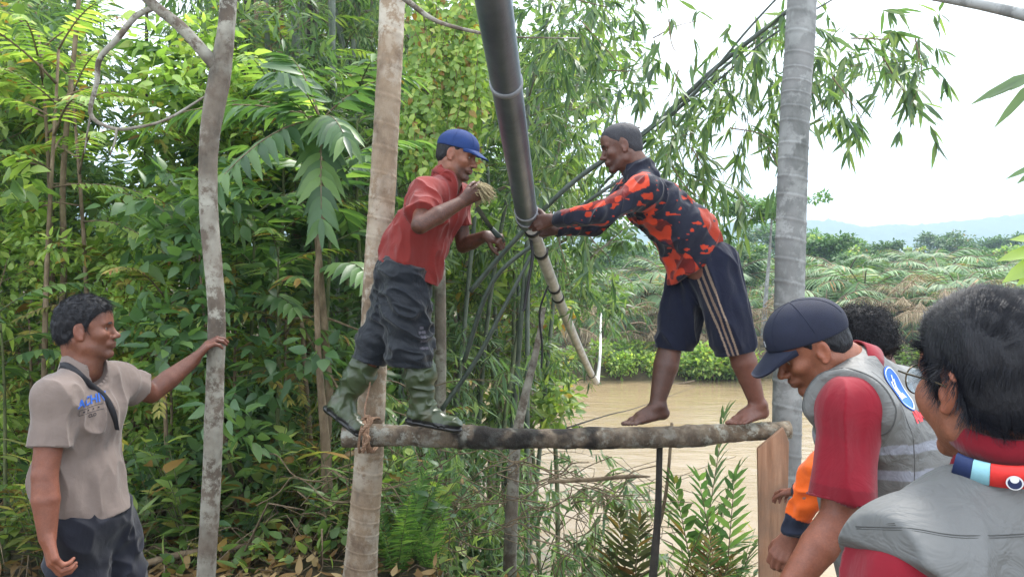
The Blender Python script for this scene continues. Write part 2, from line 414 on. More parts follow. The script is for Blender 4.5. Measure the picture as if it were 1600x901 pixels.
def trunk(name, pts, rads, mat, root=None, label=None, cat=None, group=None, **k):
    v, q, c = trunk_mesh(np.array(pts), rads, **k)
    if root is None:
        o = link(name, mesh(name, v, q, col=c), mat); b = V(*pts[0]); o.data.transform(Matrix.Translation(-Vector(b))); o.location = b; return tag(o, label, cat, group)
    return part(name, mesh(name, v, q, col=c), mat, root, label)

# left palm (log tied to it) and right palm
rt = empty('palm_tree', W(566, 925, 4.05), 'beige ringed palm trunk tied to the left end of the log', 'palm')
trunk('trunk', [W(560, 955, 4.05), W(566, 850, 4.05), W(577, 700, 4.05), W(588, 450, 4.07), W(600, 260, 4.1), W(613, 0, 4.15), W(622, -420, 4.25), W(628, -900, 4.3)], [.100, .084, .075, .072, .069, .067, .064, .060], B_BEIGE, rt, rings=.17, seed=3, step=.006, n=32, ringamp=.030)
rr_ = empty('palm_tree', W(1228, 930, 4.12), 'grey ringed palm trunk behind the right end of the log', 'palm')
trunk('trunk', [W(1226, 960, 4.12), W(1229, 700, 4.12), W(1234, 430, 4.14), W(1241, 200, 4.18), W(1253, 0, 4.22), W(1268, -420, 4.3), W(1280, -900, 4.4)], [.080, .076, .078, .078, .077, .072, .065], B_GREY, rr_, rings=.15, seed=8, ringamp=.04, step=.006, n=32, rough=.02)
def palm_crown(root, top, seed, n=12, L=2.2):
    g = np.random.RandomState(seed); L_ = []; st = []
    pl = Plant(seed)
    for i in range(n):
        a = 2 * np.pi * i / n + g.rand() * .4; pl.frond(top, nrm(V(math.cos(a), math.sin(a), .9)), L, .9, 26, .55, .045, 62)
    return pl
# slim tree the left man holds
st = empty('slim_tree', W(322, 1010, 3.25), 'slim grey brown tree trunk gripped by the man in the taupe t-shirt', 'tree')
tp = [W(318, 1020, 3.25), W(322, 901, 3.25), W(330, 760, 3.25), W(336, 600, 3.25), W(338, 480, 3.25), W(326, 330, 3.25), W(327, 220, 3.25), W(343, 120, 3.25), W(354, 40, 3.25), W(360, -60, 3.25), W(372, -260, 3.3), W(380, -500, 3.3)]
trunk('trunk', tp, [.042, .040, .038, .037, .036, .037, .039, .046, .034, .036, .03, .02], B_TREE, st, seed=5, rough=.07)
trunk('branch', [W(345, 112, 3.25), W(322, 86, 3.22), W(282, 42, 3.18), W(238, 6, 3.12), W(196, -40, 3.05), W(120, -160, 2.95)], [.030, .026, .024, .021, .018, .01], B_TREE, st, seed=6, rough=.08, n=12)
trunk('branch', [W(240, 12, 3.13), W(212, 26, 3.12), W(184, 60, 3.12), W(156, 92, 3.14), W(151, 130, 3.16), W(142, 180, 3.18), W(178, 201, 3.2), W(215, 199, 3.22), W(262, 186, 3.24), W(322, 150, 3.26)], [.013, .012, .012, .011, .0095, .0085, .0075, .007, .006, .005], B_TREE, st, seed=7, rough=.10, n=8)
trunk('branch', [W(182, 201, 3.2), W(180, 220, 3.18), W(172, 242, 3.16)], [.006, .005, .003], B_TREE, st, seed=8, n=6)
trunk('branch', [W(142, 180, 3.18), W(136, 210, 3.2), W(132, 240, 3.2)], [.006, .004, .003], B_TREE, st, seed=9, n=6)

# the log the two men stand on
def log_():
    P = [W(536, 682, 3.80), W(600, 680, 3.80), W(700, 681, 3.79), W(780, 684, 3.79), W(900, 684, 3.78), W(1030, 684, 3.78), W(1100, 679, 3.78), W(1180, 674, 3.78), W(1234, 671, 3.78)]
    v, q, c = trunk_mesh(np.array(P), [.050, .054, .056, .053, .050, .056, .050, .047, .044], n=40, step=.008, seed=11, rough=.22)
    kn = W(1030, 672, 3.76); d = np.linalg.norm((v - kn) * V(1, 1, 1.6), axis=1); n = v.copy(); ctr = spline(np.array(P), 60)
    for p_, r_, a_ in ((kn, .13, .012), (W(650, 690, 3.74), .06, .008), (W(990, 690, 3.74), .07, .008)):
        d = np.linalg.norm(v - p_, axis=1); v = v + nrm(V(0, -.5, .6)) * (np.exp(-(d / r_) ** 2) * a_)[:, None]
    x = (v[:, 0] - W(760, 0, 3.8)[0]); char = np.exp(-(x / .22) ** 2) * .9 + np.exp(-((v[:, 0] - W(900, 0, 3.8)[0]) / .2) ** 2) * .7
    ch = np.clip((char + .8 * (fbm(v, 9, 2) - .5) - .42) * 5, 0, 1) * np.clip((fbm(v, 13, 9) - .36) * 7, 0, 1); c = c * (1 - .88 * ch)[:, None]
    wht = np.clip((v[:, 0] - W(1090, 0, 3.8)[0]) / .15, 0, 1); c = c * (1 + .8 * wht)[:, None] * np.where(wht[:, None] > 0, V(1.0, 1.02, 1.0), 1)
    o = link('log', mesh('log', v, q, col=c), B_LOG); b = P[0]; o.data.transform(Matrix.Translation(-Vector(b))); o.location = b
    tag(o, 'rough scorched log lashed level between the two palms, carrying two men', 'log')
log_()
# plank under the right end of the log
def plank():
    pts = [(1184, 701), (1224, 668), (1233, 690), (1231, 800), (1228, 960), (1187, 960), (1186, 820)]
    f = [W(x, y, 3.69) for x, y in pts]; bk = [W(x, y, 3.69) + V(.004, .032, 0) for x, y in pts]; n = len(pts)
    me = bpy.data.meshes.new('plank'); faces = [tuple(range(n))[::-1], tuple(range(n, 2 * n))] + [(i, (i + 1) % n, n + (i + 1) % n, n + i) for i in range(n)]
    me.from_pydata([tuple(p) for p in f + bk], [], faces)
    t = NT('plank_wood'); nz = t.noise(12, 6, .7, stretch=(1, 1, .09), dist=.8); t.base(t.mix(t.ramp(t.noise(5, 5), [(.4, (0, 0, 0)), (.65, (.75,) * 3)]), t.ramp(nz, [(.3, (.17, .085, .045)), (.5, (.33, .175, .10)), (.7, (.44, .26, .16))]), (.20, .13, .09))); t.set(Roughness=.8)
    t.bump(t.noise(25, 6, .7, stretch=(1, 1, .06)), .8, .006)
    o = link('plank', me, t.m); bv = o.modifiers.new('b', 'BEVEL'); bv.width = .003; bv.segments = 2
    tag(o, 'upright reddish plank with a slanted top, propping the right end of the log', 'plank')
plank()
def cord(name, pts, r, mat, label=None, cat=None, root=None, n=6, seg=60, twist=0):
    P = spline(np.array(pts), seg)
    if twist:
        T = np.gradient(P, axis=0); T /= np.linalg.norm(T, axis=1)[:, None]; u = np.cross(T, V(.2, .3, .9)); u /= np.linalg.norm(u, axis=1)[:, None]; w_ = np.cross(T, u); L = []
        s = np.concatenate([[0], np.cumsum(np.linalg.norm(np.diff(P, axis=0), axis=1))]); ph = s / (r * 7) * 2 * np.pi
        for k in range(3): L.append(tube(P + r * .5 * (np.cos(ph + k * 2.09)[:, None] * u + np.sin(ph + k * 2.09)[:, None] * w_), r * .58, 5, False))
        v, q = merge(L)
    else: v, q = tube(P, r, n)
    c = np.ones((len(v), 3)); me = mesh(name, v, q, col=c)
    if root is not None: return part(name, me, mat, root)
    o = link(name, me, mat); b = P[0]; me.transform(Matrix.Translation(-Vector(b))); o.location = b; return tag(o, label, cat)
# steel pipe held over the log, thin pipe running on over the river
pm = NT('pipe_metal'); pm.base(pm.ramp(pm.noise(5, 6, .6, stretch=(1, 1, 1)), [(.3, (.105, .125, .165)), (.7, (.20, .225, .275))])); pm.set(Metallic=.6, Roughness=.34); pm.bump(pm.noise(14, 7, .7), .35, .006)
pm2 = NT('old_pipe'); pm2.base(pm2.ramp(pm2.noise(9, 6, .7), [(.3, (.22, .21, .19)), (.5, (.42, .41, .38)), (.7, (.58, .57, .53))])); pm2.set(Metallic=0, Roughness=.45); pm2.bump(pm2.noise(40, 5), .3, .004)
RINGM = plain('clamp_grey', (.24, .25, .27), .5, .2, 60, .2)
A, Bp = W(771, 0, 2.2), W(824.5, 346, 3.86); dA = nrm(A - Bp); root = empty('pipe', Bp, 'thick grey metal pipe slanting down into the hands of the jersey man', 'pipe')
top = A + dA * .9
v, q = tube([top + (Bp - top) * t for t in np.linspace(0, 1, 40)], .0535, 40, False); v2, q2 = tube([Bp + (top - Bp) * t for t in np.linspace(0, 1, 40)], .049, 40, False)
v3 = np.concatenate([v[-40:], v2[:40]]); part('pipe_body', mesh('pipe_body', *merge([(v, q), (v2, q2)])), pm.m, root)
for (px, py, D, w_) in ((797, 131, 2.62, .014), (821, 328, 3.72, .008), (823, 338, 3.80, .010)):
    c = A + (Bp - A) * ((D - 2.2) / 1.66); part('clamp_ring', mesh('clamp_ring', *tube([c - dA * w_, c - dA * w_ * .8, c, c + dA * w_ * .8, c + dA * w_], [.0545, .0575, .0580, .0575, .0545], 40)), RINGM, root)
C1, C2 = W(829, 352, 3.84), W(931, 597, 8.8); root = empty('pipe', C1, 'thin whitish pipe running from the held joint down over the river', 'pipe')
mid = [C1 + (C2 - C1) * t + V(0, 0, -.22 * t * (1 - t)) for t in np.linspace(0, 1, 30)]
part('pipe_body', mesh('pipe_body', *tube(mid, .034, 20)), pm2.m, root)
dk = plain('black_rubber', (.012, .012, .013), .5, .2, 60, .2, 200)
for t in (.012, .075, .20, .24, .86):
    c = C1 + (C2 - C1) * t + V(0, 0, -.22 * t * (1 - t)); d = nrm(C2 - C1); part('binding', mesh('binding', *tube([c - d * .022, c - d * .02, c, c + d * .02, c + d * .022], [.034, .039, .041, .039, .034], 20)), dk, root)
cord('hose', [W(829, 372, 3.95), W(832, 400, 3.93), W(826, 440, 3.92), W(820, 478, 3.92), W(817, 486, 3.92)], .009, dk, 'short black hose hanging from the joint of the two pipes', 'hose', seg=50)
cord('hose', [W(866, 430, 4.7), W(853, 455, 4.7), W(843, 490, 4.72), W(847, 540, 4.75), W(846, 575, 4.75)], .007, dk, 'thin black hose dangling below the thin pipe', 'hose')
wc = plain('white_rope', (.62, .62, .60), .8, .2, 200, .3, 400)
cord('rope', [C2 + V(.02, 0, .02), W(934, 590, 9.4), W(938, 545, 15), W(939, 500, 24), W(943, 470, 31.4)], .026, wc, 'white rope leading from the end of the thin pipe to the far bank', 'rope', seg=80)
rp = bark_mat('rope_brown', (.14, .08, .05), (.27, .16, .10), (.36, .24, .16), (.4, .3, .2), .8, 60)
cord('wire', [W(886, 668, 3.86), W(950, 648, 6), W(1020, 628, 12), W(1095, 600, 29.5)], .0045, B_DARK, 'thin dark line stretched from the log out over the river', 'line')
def lashing():
    root = empty('rope', W(570, 690, 3.78), 'brown rope lashing the log to the beige palm trunk', 'rope')
    for k in range(5):
        c = W(566 + k * 4, 681, 3.80); a = np.linspace(0, 2 * np.pi, 40); P = [c + V(.01 * math.sin(t + k), -.075 * math.cos(t), .078 * math.sin(t)) + V(0, .0 if math.cos(t) > 0 else .18 * -math.cos(t), 0) for t in a]
        cord('loop', P, .0065, rp, root=root, seg=90, twist=1)
    cord('rope_tail', [W(574, 662, 3.70), W(570, 640, 3.72), W(578, 600, 3.80), W(576, 575, 3.92)], .005, rp, root=root, seg=60, twist=1)
    cord('knot', [W(566, 655, 3.71), W(575, 650, 3.69), W(580, 660, 3.68), W(570, 668, 3.68), W(566, 676, 3.70), W(576, 684, 3.70), W(570, 695, 3.71), W(566, 705, 3.73)], .009, rp, root=root, seg=90, twist=1)
lashing()
# knife and fibre bundle in the hands of the red shirted man
def knife():
    root = empty('knife', W(772, 366, 3.79), 'dark handled tool held between the hands of the man in the blue cap', 'tool')
    a, b, c = W(786, 377, 3.84), W(768, 357, 3.78), W(744, 322, 3.55); d = nrm(a - b)
    part('handle', mesh('handle', *tube([a, a * .7 + b * .3, b], [.013, .015, .012], 12)), plain('handle', (.02, .035, .03), .5, .2), root)
    d = nrm(c - b); s = nrm(np.cross(d, V(0, 1, 0))); P = []
    for t, w_ in ((0, .010), (.5, .011), (.9, .012), (1, .002)):
        p = b + (c - b) * t; P += [p + s * w_, p + V(0, .002, 0), p - s * w_, p - V(0, .002, 0)]
    i = np.arange(3)[:, None] * 4; j = np.arange(4)[None]; part('blade', mesh('blade', np.array(P), np.stack([i + j, i + (j + 1) % 4, i + 4 + (j + 1) % 4, i + 4 + j], -1).reshape(-1, 4), smooth=False), plain('blade', (.05, .07, .07), .4, .2, metal=.5), root)
    g = np.random.RandomState(3); L = []
    for _ in range(110):
        p0 = W(745 + g.randn() * 3, 296 + g.randn() * 3, 3.50 + g.randn() * .01); p1 = p0 + V(.02 + g.rand() * .05, g.randn() * .02, .012 - g.rand() * .05); p2 = p1 + V(.01, g.randn() * .01, -.02 * g.rand()); L.append(tube([p0, (p0 + p1) / 2 + V(0, 0, .02), p1, p2], .0016, 4))
    for _ in range(14):
        p0 = W(756, 300, 3.51); p1 = W(745 + g.randn() * 2, 322 + g.randn() * 2, 3.54); L.append(tube([p0 + g.randn(3) * .004, (p0 + p1) / 2 + g.randn(3) * .006, p1], .0012, 4))
    v, q = merge(L); fb = plain('raffia', (.34, .28, .16), .9, .3, 60); o = link('fibre_bundle', mesh('fibre_bundle', v, q), fb); tag(o, 'bundle of pale plant fibre held at the chin of the man in the blue cap', 'fibre bundle')
knife()
# ------------------------------------------------------------------ plants
def tmpl(rows, fold=.25, cols=3):
    vv, F = [], []
    for y, w_ in rows:
        for x in (np.linspace(-.5, .5, cols)): vv.append((x * w_, y, abs(x) * w_ * fold))
    for i in range(len(rows) - 1):
        for j in range(cols - 1): a = i * cols + j; F.append((a, a + 1, a + cols + 1, a + cols))
    return np.array(vv), np.array(F)
T_OV = tmpl([(0, .06), (.10, .55), (.32, 1), (.62, .78), (.85, .36), (1, .03)])
T_LA = tmpl([(0, .12), (.28, 1), (.68, .72), (1, .02)], .2)
T_LL = tmpl([(0, .3), (.3, 1), (1, .03)], .15)
T_FAR = tmpl([(0, .3), (.45, 1), (1, .05)], .0, 2)
TM = {'ov': T_OV, 'la': T_LA, 'll': T_LL, 'far': T_FAR}
class Plant:
    def __init__(s, seed=0): s.g = np.random.RandomState(seed); s.L = {}; s.S = []
    def leaves(s, kind, P, D, N, ln, wd, droop=.15, rnd=None):
        P = np.atleast_2d(P); n = len(P); D = np.broadcast_to(D, (n, 3)); N = np.broadcast_to(N, (n, 3)); D = D / (np.linalg.norm(D, axis=1, keepdims=True) + 1e-9)
        N = N - D * (N * D).sum(1, keepdims=True); N = N / (np.linalg.norm(N, axis=1, keepdims=True) + 1e-9)
        s.L.setdefault(kind, []).append((P, D, N, np.broadcast_to(ln, (n,)), np.broadcast_to(wd, (n,)), np.broadcast_to(droop, (n,)), s.g.rand(n) if rnd is None else np.broadcast_to(rnd, (n,))))
    def stem(s, pts, r, n=6): s.S.append(tube(pts, r, n))
    def frond(s, base, d, L, droop, pairs, ll, lw, ang=60, kind='la', bare=.12, vang=.25, tip=.35, seg=10, r=None, rnd=None, fall=.2, roll=0):
        g = s.g; d = nrm(d); h = nrm(V(d[0], d[1], 0) + 1e-6); t = np.linspace(0, 1, 24)
        pts = base + L * (t[:, None] * d - droop * .5 * (t ** 2)[:, None] * V(0, 0, 1) + 0)
        if roll: pts = pts + (t ** 2)[:, None] * roll * np.cross(h, V(0, 0, 1)) * L
        s.stem(pts[::3], np.linspace(r or L * .008, (r or L * .008) * .3, len(pts[::3])), 5)
        u = bare + (1 - bare) * (np.arange(pairs) + .5) / pairs; C = np.stack([np.interp(u, t, pts[:, i]) for i in range(3)], 1)
        T = np.stack([np.interp(u, t, np.gradient(pts[:, i])) for i in range(3)], 1); T /= np.linalg.norm(T, axis=1, keepdims=True)
        sd = np.cross(T, V(0, 0, 1)); sd /= np.linalg.norm(sd, axis=1, keepdims=True) + 1e-9; up = np.cross(sd, T)
        a = R(ang) * (1 - .45 * u); env = np.clip(np.sin(np.pi * np.clip(u * .9 + .12, 0, 1)) ** .6, tip, 1)
        for x in (-1, 1):
            aa = a + g.randn(pairs) * .06; D = np.cos(aa)[:, None] * T + np.sin(aa)[:, None] * sd * x + (vang + .08 * g.randn(pairs))[:, None] * up - V(0, 0, fall)
            s.leaves(kind, C + T * (g.rand(pairs, 1) * .01 * L), D, up + g.randn(pairs, 3) * .12 - sd * x * .2, ll * env * (.9 + .2 * g.rand(pairs)), lw * (.5 + .5 * env), .22, rnd)
        s.leaves(kind, C[-1:], T[-1:], up[-1:], ll * tip * 1.1, lw * .6, .2, rnd)
    def spray(s, base, d, n=9, ll=.16, lw=.022, L=.35, spread=1.0, hang=.5, kind='la', r=.002):
        """bamboo twig with drooping narrow leaves"""
        g = s.g; d = nrm(d); pts = np.array([base + L * (t * d - hang * .6 * t * t * V(0, 0, 1)) for t in np.linspace(0, 1, 5)]); s.stem(pts, [r, r * .9, r * .7, r * .5, r * .3], 4)
        t = np.concatenate([g.rand(n - 3) * .7 + .3, [1, 1, 1]]); C = np.stack([np.interp(t, np.linspace(0, 1, 5), pts[:, i]) for i in range(3)], 1)
        D = d * .7 + g.randn(n, 3) * .55 * spread - V(0, 0, hang + .3); s.leaves(kind, C, D, V(0, 0, 1) + g.randn(n, 3) * .45, ll * (.6 + .6 * g.rand(n)), lw * 1.05 * (.8 + .4 * g.rand(n)), .15)
    def mesh(s):
        vs_, fs, at, o = [], [], [], 0
        for k, Ls in s.L.items():
            tv, tf = TM[k]; P, D, N, ln, wd, dr, rn = [np.concatenate(z) for z in zip(*Ls)]
            S = np.cross(D, N); y = tv[:, 1]; x = tv[:, 0]; z = tv[:, 2]; wob = (rn - .5) * .3
            vv = P[:, None] + (ln[:, None] * y)[..., None] * D[:, None] + (wd[:, None] * x + ln[:, None] * wob[:, None] * y ** 2 * .3)[..., None] * S[:, None] + (wd[:, None] * z - ln[:, None] * dr[:, None] * y ** 2)[..., None] * N[:, None]
            n = len(P); vs_.append(vv.reshape(-1, 3)); fs.append((tf[None] + (np.arange(n) * len(tv))[:, None, None] + o).reshape(-1, 4)); at.append(np.repeat(rn, len(tv))); o += n * len(tv)
        return np.concatenate(vs_), np.concatenate(fs), np.concatenate(at)
    def build(s, name, loc, lm, sm, label, cat, group=None, fname='foliage', sname='stem', kind=None):
        root = empty(name, loc, label, cat, group, kind)
        if s.L:
            v, f, a = s.mesh(); link(fname, mesh(fname, v, f, attrs={'rnd': a}), lm, root)
        if s.S: v, f = merge(s.S); link(sname, mesh(sname, v, f, col=np.ones((len(v), 3))), sm, root)
        return root
def copy_tree(o, parent=None):
    c = o.copy(); COL.objects.link(c); c.parent = parent
    for ch in list(o.children): copy_tree(ch, c)
    return c
def leaf_mat(name, dark, mid, light, trans=.35, rough=.42, brown=.0, spec=.5):
    t = NT(name); a = t.n('Attribute', attribute_name='rnd'); oi = t.n('ObjectInfo')
    stops = [(.0, dark), (.5, mid), (.93 - brown, light)] + ([(.97 - brown, (.30, .20, .06)), (1.0, (.18, .09, .03))] if brown else [(1.0, light)])
    mth = t.n('Math', operation='MULTIPLY_ADD'); t.l(oi.outputs['Random'], mth.inputs[0]); mth.inputs[1].default_value = .5; mth.inputs[2].default_value = .92
    c = t.ramp(a.outputs['Fac'], stops); hv = t.n('HueSaturation'); t.l(c, hv.inputs['Color']); t.l(mth.outputs[0], hv.inputs['Value'])
    t.base(hv.outputs[0]); t.set(Roughness=rough); t.b.inputs['Specular IOR Level'].default_value = spec
    tr = t.n('BsdfTranslucent'); bc = t.mix(1.0, hv.outputs[0], (1.5, 1.6, .7), 'MULTIPLY'); t.l(bc, tr.inputs[0]); mx = t.n('MixShader'); mx.inputs[0].default_value = trans
    t.l(t.b.outputs[0], mx.inputs[1]); t.l(tr.outputs[0], mx.inputs[2]); t.l(mx.outputs[0], t.out.inputs[0]); return t.m
LM_DARK = leaf_mat('leaf_dark', (.036, .080, .038), (.078, .150, .062), (.145, .235, .080), .42, .40)
LM_MID = leaf_mat('leaf_mid', (.06, .115, .036), (.150, .235, .068), (.32, .385, .12), .48, .45, .08)
LM_LITE = leaf_mat('leaf_light', (.105, .180, .045), (.205, .31, .080), (.38, .45, .14), .48, .45, .04)
LM_BAM = leaf_mat('bamboo_leaf', (.045, .088, .048), (.090, .160, .075), (.19, .26, .11), .45, .45, 0)
LM_DRY = leaf_mat('leaf_dry', (.09, .05, .02), (.20, .125, .055), (.34, .25, .13), .2, .8, 0, .2)
LM_YEL = leaf_mat('leaf_olive', (.08, .09, .02), (.19, .18, .04), (.34, .29, .07), .35, .6, .06)
LM_FERN = leaf_mat('fern_leaf', (.05, .12, .03), (.09, .19, .045), (.17, .28, .07), .42, .5)
LM_OIL = leaf_mat('oil_palm_leaf', (.045, .10, .035), (.085, .165, .06), (.15, .23, .09), .25, .6, .02)
LM_FAR = leaf_mat('far_leaf', (.035, .085, .022), (.07, .15, .035), (.13, .22, .06), .25, .7)
LM_FAWN = leaf_mat('dry_frond', (.14, .10, .06), (.30, .235, .15), (.46, .38, .26), .1, .9, 0, .1)
LM_HAZ = LM_FAR
G_CULM = bark_mat('bamboo_culm', (.05, .07, .035), (.11, .135, .07), (.17, .185, .11), (.30, .30, .24), .66, 10, rough=.6)
G_CULMB = bark_mat('bamboo_culm_blue', (.05, .065, .05), (.095, .12, .09), (.14, .165, .13), (.25, .26, .22), .68, 10, rough=.5)
G_STEM = bark_mat('green_stem', (.04, .06, .02), (.09, .11, .04), (.14, .13, .06), (.2, .2, .12), .8, 20)

def shrub(seed, H=.9, n=9, ll=.15, lw=.07, kind='ov', per=9, spread=.55):
    p = Plant(seed); g = p.g
    for i in range(n):
        a = g.rand() * 6.28; o = V(math.cos(a), math.sin(a), 0); h = H * (.5 + .6 * g.rand()); b = o * .05 * g.rand(); s_ = spread * (.3 + g.rand())
        pts = np.array([b + V(0, 0, h) * t + o * s_ * t ** 1.5 * h for t in np.linspace(0, 1, 7)]); p.stem(pts, np.linspace(.006, .002, 7), 5)
        m = int(per * (.7 + .6 * g.rand())); t = .25 + .75 * (np.arange(m) + .5) / m; C = np.stack([np.interp(t, np.linspace(0, 1, 7), pts[:, k]) for k in range(3)], 1)
        an = a + np.arange(m) * 2.4 + g.randn(m) * .3; D = np.stack([np.cos(an), np.sin(an), .15 + .5 * t + .2 * g.randn(m)], 1)
        p.leaves(kind, C, D, V(0, 0, 1) + D * -.2 + g.randn(m, 3) * .25, ll * (.65 + .7 * g.rand(m)), lw * (.7 + .6 * g.rand(m)), .25)
    return p
def pinnate(seed, H=2.5, n=8, L=.9, ll=.26, lw=.075, pairs=9, droop=.7, lean=.05, crown=.35, kind='ov', ang=62, fall=.25):
    """slender stem with long feathered leaves"""
    p = Plant(seed); g = p.g; a0 = g.rand() * 6.28; top = V(math.cos(a0) * lean * H, math.sin(a0) * lean * H, H)
    pts = np.array([top * t + V(.03 * math.sin(5 * t), .03 * math.cos(4 * t), 0) for t in np.linspace(0, 1, 10)]); p.stem(pts, np.linspace(.012 + .004 * H, .008, 10), 8)
    for i in range(n):
        t = 1 - crown * i / n; b = V(*[np.interp(t, np.linspace(0, 1, 10), pts[:, k]) for k in range(3)]); a = a0 + i * 2.4 + g.randn() * .2
        p.frond(b, V(math.cos(a), math.sin(a), .25 + .7 * (1 - i / n) + .1 * g.randn()), L * (.75 + .4 * g.rand()), droop, pairs, ll, lw, ang, kind, .15, .05, .6, fall=fall)
    return p
def fern(seed, n=12, L=.7, ll=.09, lw=.016, pairs=26, up=1.6, droop=.9):
    p = Plant(seed); g = p.g
    for i in range(n):
        a = i * 2.4 + g.randn() * .2; p.frond(V(0, 0, 0), V(math.cos(a), math.sin(a), up * (.6 + .6 * g.rand())), L * (.7 + .4 * g.rand()), droop, pairs, ll, lw, 78, 'll', .08, .0, .15, r=.003, fall=.08)
    return p
def bamboo(seed, H=9, r=.035, n0=.15, dens=1.0, lean=.10, ll=.17, lw=.024, bare=.35):
    p = Plant(seed); g = p.g; a0 = g.rand() * 6.28; o = V(math.cos(a0), math.sin(a0), 0); t = np.linspace(0, 1, 60)
    P = t[:, None] * V(0, 0, H) + (t ** 2.4)[:, None] * o * H * lean * 2 + V(.03, 0, 0) * np.sin(t * 9)[:, None]
    culm = trunk_mesh(P[::6], np.linspace(r, r * .35, 10), n=10, step=.10, rings=.33, ringamp=.12, seed=seed, rough=.02)
    nd = int(26 * dens)
    for i in range(nd):
        u = bare + (1 - bare) * (i + g.rand()) / nd; b = V(*[np.interp(u, t, P[:, k]) for k in range(3)]); a = g.rand() * 6.28; d = nrm(V(math.cos(a), math.sin(a), .5)); BL = (.5 + 1.1 * g.rand()) * (1.15 - .5 * u)
        bp = np.array([b + d * BL * s_ - V(0, 0, .35) * BL * s_ ** 2 for s_ in np.linspace(0, 1, 6)]); p.stem(bp, np.linspace(.006, .002, 6), 4)
        for k in range(int(7 + 5 * g.rand())):
            s_ = .25 + .75 * g.rand(); bb = V(*[np.interp(s_, np.linspace(0, 1, 6), bp[:, m]) for m in range(3)]); p.spray(bb, d * .6 + g.randn(3) * .6, 8 + g.randint(4), ll, lw, .22 + .2 * g.rand(), 1, .55)
    return p, culm
def tree(seed, H=8, r=.14, cz=.55, cr=2.2, nb=16, kind='ov', ll=.16, lw=.08, per=70, cl=.45, flat=.75, rootr=1.3, hang=.1):
    """tapered trunk, forking limbs, crown of leaf clumps with gaps"""
    p = Plant(seed); g = p.g; pts = np.array([V(.25 * math.sin(3 * t + seed), .25 * math.cos(2 * t + seed) - .25, H * t) * V(1, 1, 1) for t in np.linspace(0, .92, 9)]); tm = trunk_mesh(pts, np.linspace(r * rootr, r * .3, 9), n=12, step=.15, seed=seed, rough=.08); extra = []
    for i in range(nb):
        t = cz + (1 - cz) * (i + .5) / nb; b = V(*[np.interp(t, np.linspace(0, .92, 9), pts[:, k]) for k in range(3)]); a = i * 2.4 + g.randn() * .3; el = .15 + .9 * g.rand()
        d = nrm(V(math.cos(a), math.sin(a), el)); L = cr * (.55 + .6 * g.rand()) * (1.1 - .55 * abs(t - cz - .15)); e = b + d * L * V(1, 1, flat)
        extra.append(tube([b, b * .5 + e * .5 + V(0, 0, -.05 * L), e], [r * .30, r * .16, r * .05], 6))
        for k in range(5):
            c = b + (e - b) * (.45 + .6 * g.rand()) + g.randn(3) * cl * .8 * V(1, 1, .6); m = int(per * (.5 + g.rand())); extra.append(tube([b + (e - b) * .4, c], [r * .07, r * .03], 4))
            rad = cl * (.5 + .7 * g.rand()); Q = g.randn(m, 3); Q /= np.linalg.norm(Q, axis=1, keepdims=True); Q *= (g.rand(m, 1) ** .45) * rad * V(1, 1, .65)
            p.leaves(kind, c + Q, Q + g.randn(m, 3) * .25 * rad - V(0, 0, hang * rad), V(0, 0, 1) + g.randn(m, 3) * .5, ll * (.6 + .8 * g.rand(m)), lw * (.6 + .8 * g.rand(m)), .2, g.rand(m) * .65 + .35 * g.rand())
    return p, tm, extra
def build_tree(pr, name, loc, lm, bm, label, cat='tree', group=None):
    p, tm, extra = pr; root = empty(name, loc, label, cat, group); v, f, a = p.mesh(); link('crown', mesh('crown', v, f, attrs={'rnd': a}), lm, root)
    v, q, c = tm; link('trunk', mesh('trunk', v, q, col=c), bm, root)
    if extra: v, q = merge(extra); link('limbs', mesh('limbs', v, q, col=np.ones((len(v), 3))), bm, root)
    return root
def build_bam(pr, loc, label, group=None, lm=None, bm=None, name='bamboo'):
    p, (cv, cq, cc) = pr; root = p.build(name, loc, lm or LM_BAM, B_TWIG, label, 'bamboo', group, 'foliage', 'twigs')
    link('culm', mesh('culm', cv, cq, col=cc), bm or G_CULM, root); return root
def put(o, px, D, sc=1.0, rz=None, label=None, group=None, z=None, py=None, tilt=0):
    x = (px - 800) / FPX * D; zz = gz(x, D) if z is None else z
    o.location = (x, D, float(zz) - .03); o.rotation_euler = (tilt, 0, rz if rz is not None else random.random() * 6.28); o.scale = (sc, sc, sc)
    if label: o['label'] = label
    if group: o['group'] = group
    return o
def zone(px):
    return ('beside the taupe shirted man' if px < 225 else 'between the taupe shirted man and the slim trunk' if px < 330 else 'between the slim trunk and the beige palm' if px < 590
            else 'between the beige palm and the pipe' if px < 830 else 'between the pipe and the grey palm' if px < 1240 else 'to the right of the grey palm')
random.seed(5)
def scatter(protos, names, spots, grp):
    """spots: (px, D, scale); each prototype itself is used first; names: one description per prototype"""
    used = [False] * len(protos); Ds = sorted(d for _, d, _ in spots); lo, hi = Ds[len(Ds) // 3], Ds[2 * len(Ds) // 3]
    for i, (px, D, sc) in enumerate(spots):
        if D > 6.0 and 120 < px < 332 and grp in ('leafy saplings', 'jungle trees', 'bamboo culms', 'feather leaved saplings'): continue
        if D > 5.6 and 178 < px < 322 and sc > .6: sc *= .55
        if grp == 'leafy saplings' and 385 < px < 585 and i % 3: continue
        k = i % len(protos); o = protos[k] if not used[k] else copy_tree(protos[k]); used[k] = True
        nm = names if isinstance(names, str) else names[k]
        dp = '' if len(spots) < 12 else ('front row ' if D <= lo else 'back row ' if D > hi else 'middle row ')
        lab = (dp + nm + ' ' + zone(px)).strip(); put(o, px, D, sc, None, lab, grp + ': ' + lab)
def rnd_spots(n, px0, px1, D0, D1, s0, s1, seed):
    g = np.random.RandomState(seed); k = np.arange(n); return [(px0 + (px1 - px0) * ((a * .618 + g.rand() * .15) % 1), D0 + (D1 - D0) * g.rand(), s0 + (s1 - s0) * g.rand()) for a in k]

